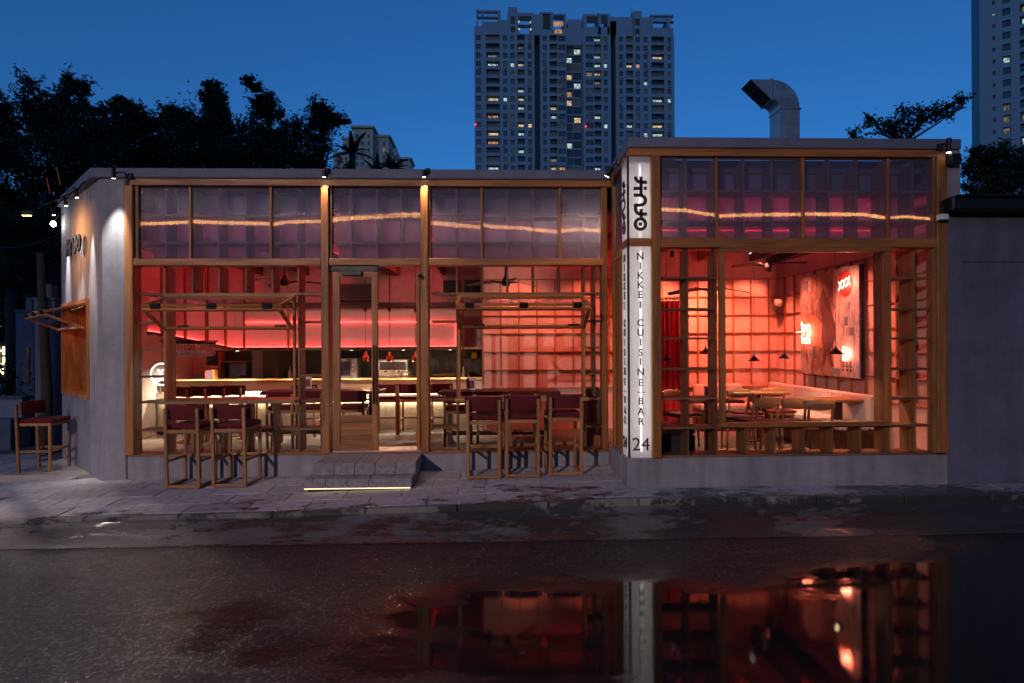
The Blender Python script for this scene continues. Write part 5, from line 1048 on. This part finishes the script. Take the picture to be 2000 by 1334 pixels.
# crown of the tower
for x0, x1, y0, y1 in ((120, 160, 200, 254), (160, 280, 165, 254), (280, 300, 82, 254), (300, 355, 150, 254), (355, 425, 55, 254), (425, 440, 100, 254), (525, 590, 105, 262), (590, 612, 90, 254), (612, 670, 222, 254), (670, 690, 90, 254), (770, 788, 102, 254), (690, 770, 215, 254), (788, 912, 205, 330), (800, 905, 140, 206), (912, 940, 105, 254), (1025, 1045, 98, 254), (940, 1110, 195, 254), (1095, 1113, 95, 254), (1115, 1160, 150, 254), (1113, 1290, 118, 254), (1285, 1352, 72, 254), (1352, 1420, 118, 254), (1420, 1435, 98, 254), (1435, 1585, 195, 254), (102, 120, 200, 254), (1540, 1560, 118, 200)): wbx(x0, x1, y0, y1, .3, 9)
for x0, x1, y0, y1 in ((118, 300, 80, 94), (118, 300, 126, 136), (118, 128, 80, 202), (160, 168, 90, 170), (425, 540, 96, 120), (592, 686, 88, 102), (686, 786, 100, 112), (920, 1030, 100, 116), (1020, 1110, 94, 108), (1415, 1590, 96, 108), (1415, 1590, 140, 152)): wbx(x0, x1, y0, y1, .25, 1.5)
wall.build('wall', TW, T)
rail = MB()
for k in range(12): rail.box(tx_(130+k*13)-to.x, .4, tz_(126)-to.z, tx_(134+k*13)-to.x, 1.2, tz_(94)-to.z)
for k in range(11): rail.box(tx_(1440+k*13)-to.x, .4, tz_(140)-to.z, tx_(1444+k*13)-to.x, 1.2, tz_(108)-to.z)
rail.build('roof_pergola', TW, T)
cache = {}
WVAR = [plain('tower_curtain_%d' % k, c_, .5, 0, .3, 0, .6) for k, c_ in enumerate(((.10, .10, .11), (.06, .07, .09), (.16, .15, .14), (.02, .025, .03)))]
ACU = MB().box(-.45, 0, 0, .45, .4, .65).build('x', RAILM, bevel=.03).data; bpy.data.objects.remove(bpy.data.objects['x'])
for nm, x0, x1, kd in colsT:
    for rr in range(NR-1):
        yt = Y0+rr*FH; fd = 2.2 if kd == 2 else 0; w_ = (x1-x0)/3.81*MP
        zt = tz_(yt+(2 if kd else 8))-to.z; zb = tz_(yt+FH-(9 if kd else 18))-to.z; dep = (1.2 if kd == 1 else .35)+fd
        key = (round(w_, 2), kd)
        if key not in cache:
            h_ = zt-zb; cache[key] = MB().box(-w_/2+.02, -.05, .02, w_/2-.02, .05, h_-.02).build('x', WG).data; bpy.data.objects.remove(bpy.data.objects['x'])
        me = cache[key]; lk = litmap.get((nm, rr))
        if lk:
            m2 = ('lit', nm, lk)
            if m2 not in cache:
                q = MB(); h_ = zt-zb; ww = w_*.36 if kd else w_*.40; q.box(-ww, -.05, .1, ww, .05, h_*.70); cache[m2] = q.build('x', LIT[lk]).data; bpy.data.objects.remove(bpy.data.objects['x'])
            link('lit_window', cache[m2], T, ((tx_(x0)+tx_(x1))/2-to.x, dep-.12, zb))
        ow = link('window', me, T, ((tx_(x0)+tx_(x1))/2-to.x, dep, zb))
        if random.random() < .4: ow.material_slots[0].link = 'OBJECT'; ow.material_slots[0].material = random.choice(WVAR)
        if kd == 0 and random.random() < .22: link('air_conditioner_unit', ACU, T, ((tx_(x0)+tx_(x1))/2-to.x+random.uniform(-.5, .5), -.45, zb-.85))
        if kd == 1:
            k2 = ('rail', key)
            if k2 not in cache: cache[k2] = MB().box(-w_/2+.03, 0, 0, w_/2-.03, .1, .7).build('x', RAILM).data; bpy.data.objects.remove(bpy.data.objects['x'])
            link('balcony_rail', cache[k2], T, ((tx_(x0)+tx_(x1))/2-to.x, .12, zb))
        elif kd == 0:
            k3 = ('bar', key)
            if k3 not in cache: cache[k3] = MB().box(-.05, -.06, .03, .05, 0, 1.9).box(-w_/2+.05, -.06, .95, w_/2-.05, 0, 1.03).build('x', TW).data; bpy.data.objects.remove(bpy.data.objects['x'])
            link('window_bar', cache[k3], T, ((tx_(x0)+tx_(x1))/2-to.x, dep-.08, zb))
for (x_, y_, w_, h_, k_) in ((435, 165, 10, 14, 'c'), (520, 168, 8, 14, 'w'), (437, 220, 10, 12, 'w'), (522, 220, 10, 14, 'w'), (728, 178, 70, 30, 'o'), (728, 235, 55, 26, 'o')):
    MB().box(tx_(x_-w_/2)-to.x, .1, tz_(y_+h_/2)-to.z, tx_(x_+w_/2)-to.x, .28, tz_(y_-h_/2)-to.z).build('lit_window', LIT[k_], T)
for (x0, x1, y0, y1) in ((432, 522, 122, 160), (432, 522, 186, 212), (613, 669, 112, 220), (690, 769, 112, 150), (940, 1022, 118, 170), (1046, 1094, 110, 175), (1300, 1335, 130, 180), (1300, 1335, 205, 245), (375, 405, 125, 180), (375, 405, 200, 240)): MB().box(tx_(x0)-to.x, .2, tz_(y1)-to.z, tx_(x1)-to.x, .29, tz_(y0)-to.z).build('roof_opening', TWD, T)
for (x_, y_) in ((928, 943), (108, 934)): MB().lathe([(0, -.3), (.3, 0), (0, .3)], (tx_(x_)-to.x, -.4, tz_(y_)-to.z), 8).build('warning_light', emit('warning_red', (1, .02, .08), 6) if x_ == 928 else bpy.data.materials['warning_red'], T)
for cx in (418, 1290): MB().tube([(tx_(cx)-to.x, 4, tz_(60)-to.z), (tx_(cx)-to.x, 4, tz_(8)-to.z)], .09, 5).build('antenna', BLACK, T)
# tower at the right edge, turned to show its side
RT = thing('apartment_tower', 'dark apartment tower cut off by the right edge', 'tower', (P(1913, 100, 150).x, 150, -.16)); ro = Vector(RT.location); rtm = MB(); mp = 150/FPX
RT.rotation_euler = (0, 0, RAD(-35)); FHr = 3.0; z0r = -.6
colR = [(2.6, 3.2, 1.0, 0), (4.6, 6.2, 1.7, 0), (8.0, 12.0, 2.1, 1), (15.2, 17.0, 1.7, 0), (19, 23, 2.1, 1)]; Hh = 102
edges = [0]+[v for c in colR for v in c[:2]]+[26]
for k in range(0, len(edges), 2): rtm.box(edges[k], 0, 0, edges[k+1], 1.2, Hh)
nfl = 34
for c in colR:
    for f_ in range(nfl+1): rtm.box(c[0], .01, f_*FHr-(FHr-c[2])/2, c[1], 1.1, f_*FHr+(FHr-c[2])/2)
rtm.box(0.1, 1.21, 0, 26, 22, Hh); rtm.build('wall', TW, RT)
lr = {(2, 29): 'w', (1, 24): 'c', (2, 29): 'c', (2, 28): 'd', (2, 27): 'c', (3, 25): 'w', (3, 24): 'c', (3, 21): 'w', (2, 17): 'c', (3, 19): 'o', (2, 19): 'd', (1, 20): 'd', (1, 19): 'd', (0, 28): 'c', (1, 18): 'd'}
for ci, c in enumerate(colR):
    w_ = c[1]-c[0]; me = MB().box(.02, 0, 0, w_-.02, .1, c[2]).build('x', WG).data; bpy.data.objects.remove(bpy.data.objects['x'])
    for f_ in range(10, nfl):
        zz = f_*FHr+(FHr-c[2])/2; link('window', me, RT, (c[0], .35 if not c[3] else 1.0, zz)); k_ = lr.get((ci, f_))
        if k_: link('lit_window', MB().box(w_*.15, 0, .1, w_*.85, .08, c[2]*.75).build('x', LIT[k_]).data, RT, (c[0], .2 if not c[3] else .85, zz)); bpy.data.objects.remove(bpy.data.objects['x'])
# small apartment block seen corner on
SY = 260.0; sp = P(693, 250, SY); SB = thing('apartment_block', 'small pale apartment block with stepped roof beyond the trees', 'building', (sp.x, SY, -.16), RAD(0)); sbo = Vector(SB.location)
def sq(px, py): p_ = P(px, py, SY); return p_.x-sbo.x, p_.z-sbo.z
ms = MB()
def sbox(px0, px1, py0, y0, y1): x0, z1 = sq(px0, py0); x1, _ = sq(px1, py0); ms.box(x0, y0, 0, x1, y1, z1)
for px0, px1, py0, y0, y1 in ((640, 665, 283, 9, 22), (664, 692, 264, 5, 22), (690, 728, 252, 0, 22), (726, 756, 262, 4, 22), (754, 768, 278, 8, 22), (766, 795, 298, 12, 22)): sbox(px0, px1, py0, y0, y1)
for px0, px1, py0, y0 in ((662, 696, 261, 4), (686, 732, 247, -1.5), (724, 760, 258, 3), (764, 797, 291, 11)):
    x0, z1 = sq(px0, py0); x1, _ = sq(px1, py0); ms.box(x0, y0, z1-.9, x1, 23, z1)
for px in (768, 792): x0, z1 = sq(px, 292); ms.box(x0-.25, 11.5, 0, x0+.25, 12.2, z1)
ms.build('wall', plain('block_render', (.36, .36, .35), .8, 0, .06, .05, .2), SB)
wins = [(670, 0, 5), (681, 0, 5), (697, 1, 0), (708, 1, 0), (720, 0, 0), (734, 0, 4), (747, 0, 4), (761, 0, 8), (776, 1, 12), (650, 0, 9)]
for px, kd, y0 in wins:
    top = {650: 290, 670: 272, 681: 272, 697: 262, 708: 262, 720: 262, 734: 270, 747: 270, 761: 286, 776: 300}[px]
    for f_ in range(6):
        py = top+f_*13.5
        if py > 350: break
        x0, z0 = sq(px, py+8); ww = 1.6 if kd else .9; bxo('window', SB, x0-ww/2, y0-.12, z0, x0+ww/2, y0-.01, z0+1.7, LIT['d'] if (px, f_) in ((747, 1), (681, 2)) else WG, 0); bxo('window_sill', SB, x0-ww/2-.2, y0-.35, z0-.16, x0+ww/2+.2, y0-.005, z0-.005, bpy.data.materials['block_render'], 0)
# ------------------------------------------------------------------ street lamp across the road, behind the viewer's left
SLP = thing('street_lamp', 'street lamp on a tall pole across the road', 'street lamp', (-10.0, -14.4, .14)); MB().tube([(0, 0, 0), (0, 0, 4), (0, 0, 7.0), (.2, .6, 7.5), (.5, 1.6, 7.6)], [.09, .075, .06, .05, .045], 10).build('pole', STEEL, SLP, smooth=True); MB().box(.36, 1.5, 7.54, .64, 2.2, 7.66).build('lamp_head', BLACK, SLP, .03); MB().box(.40, 1.56, 7.525, .60, 2.12, 7.538).build('lens', emit('street_lens', (1, .78, .62), 20), SLP)
lamp('lamp', 'SPOT', SLP, (.5, 1.84, 7.50), 11500, (1, .76, .72), .12, (8.2, 17.5, -.2), 54, 1.0)

# ------------------------------------------------------------------ houses across the street, behind the viewer (they darken the glass reflections)
OPW = plaster('opposite_render', (.16, .15, .155), .15, .3)
for k, (x0, x1, h_, lb) in enumerate(((-34, -16, 13, 'leftmost'), (-15.5, -3, 17, 'second'), (-2.5, 12, 14, 'third'), (12.5, 34, 18, 'rightmost'))):
    t = thing('street_house', 'dark rendered house across the street behind the viewer, %s of the row' % lb, 'house', (x0, -19, -.1), 0, 'houses across the street'); w_ = x1-x0
    bxo('wall', t, 0, -9, 0, w_, 0, h_, OPW, .05); bxo('roof', t, -.2, -9.2, h_+.01, w_+.2, .25, h_+.4, BLACK, .03)
    me = MB().box(-.7, 0, 0, .7, .06, 1.6).build('x', WG).data; bpy.data.objects.remove(bpy.data.objects['x'])
    nx = int(w_//2.8)
    for i in range(nx):
        for f_ in range(int(h_//3.2)): link('window', me, t, ((i+.5)*w_/nx, .01, 1.0+f_*3.2))
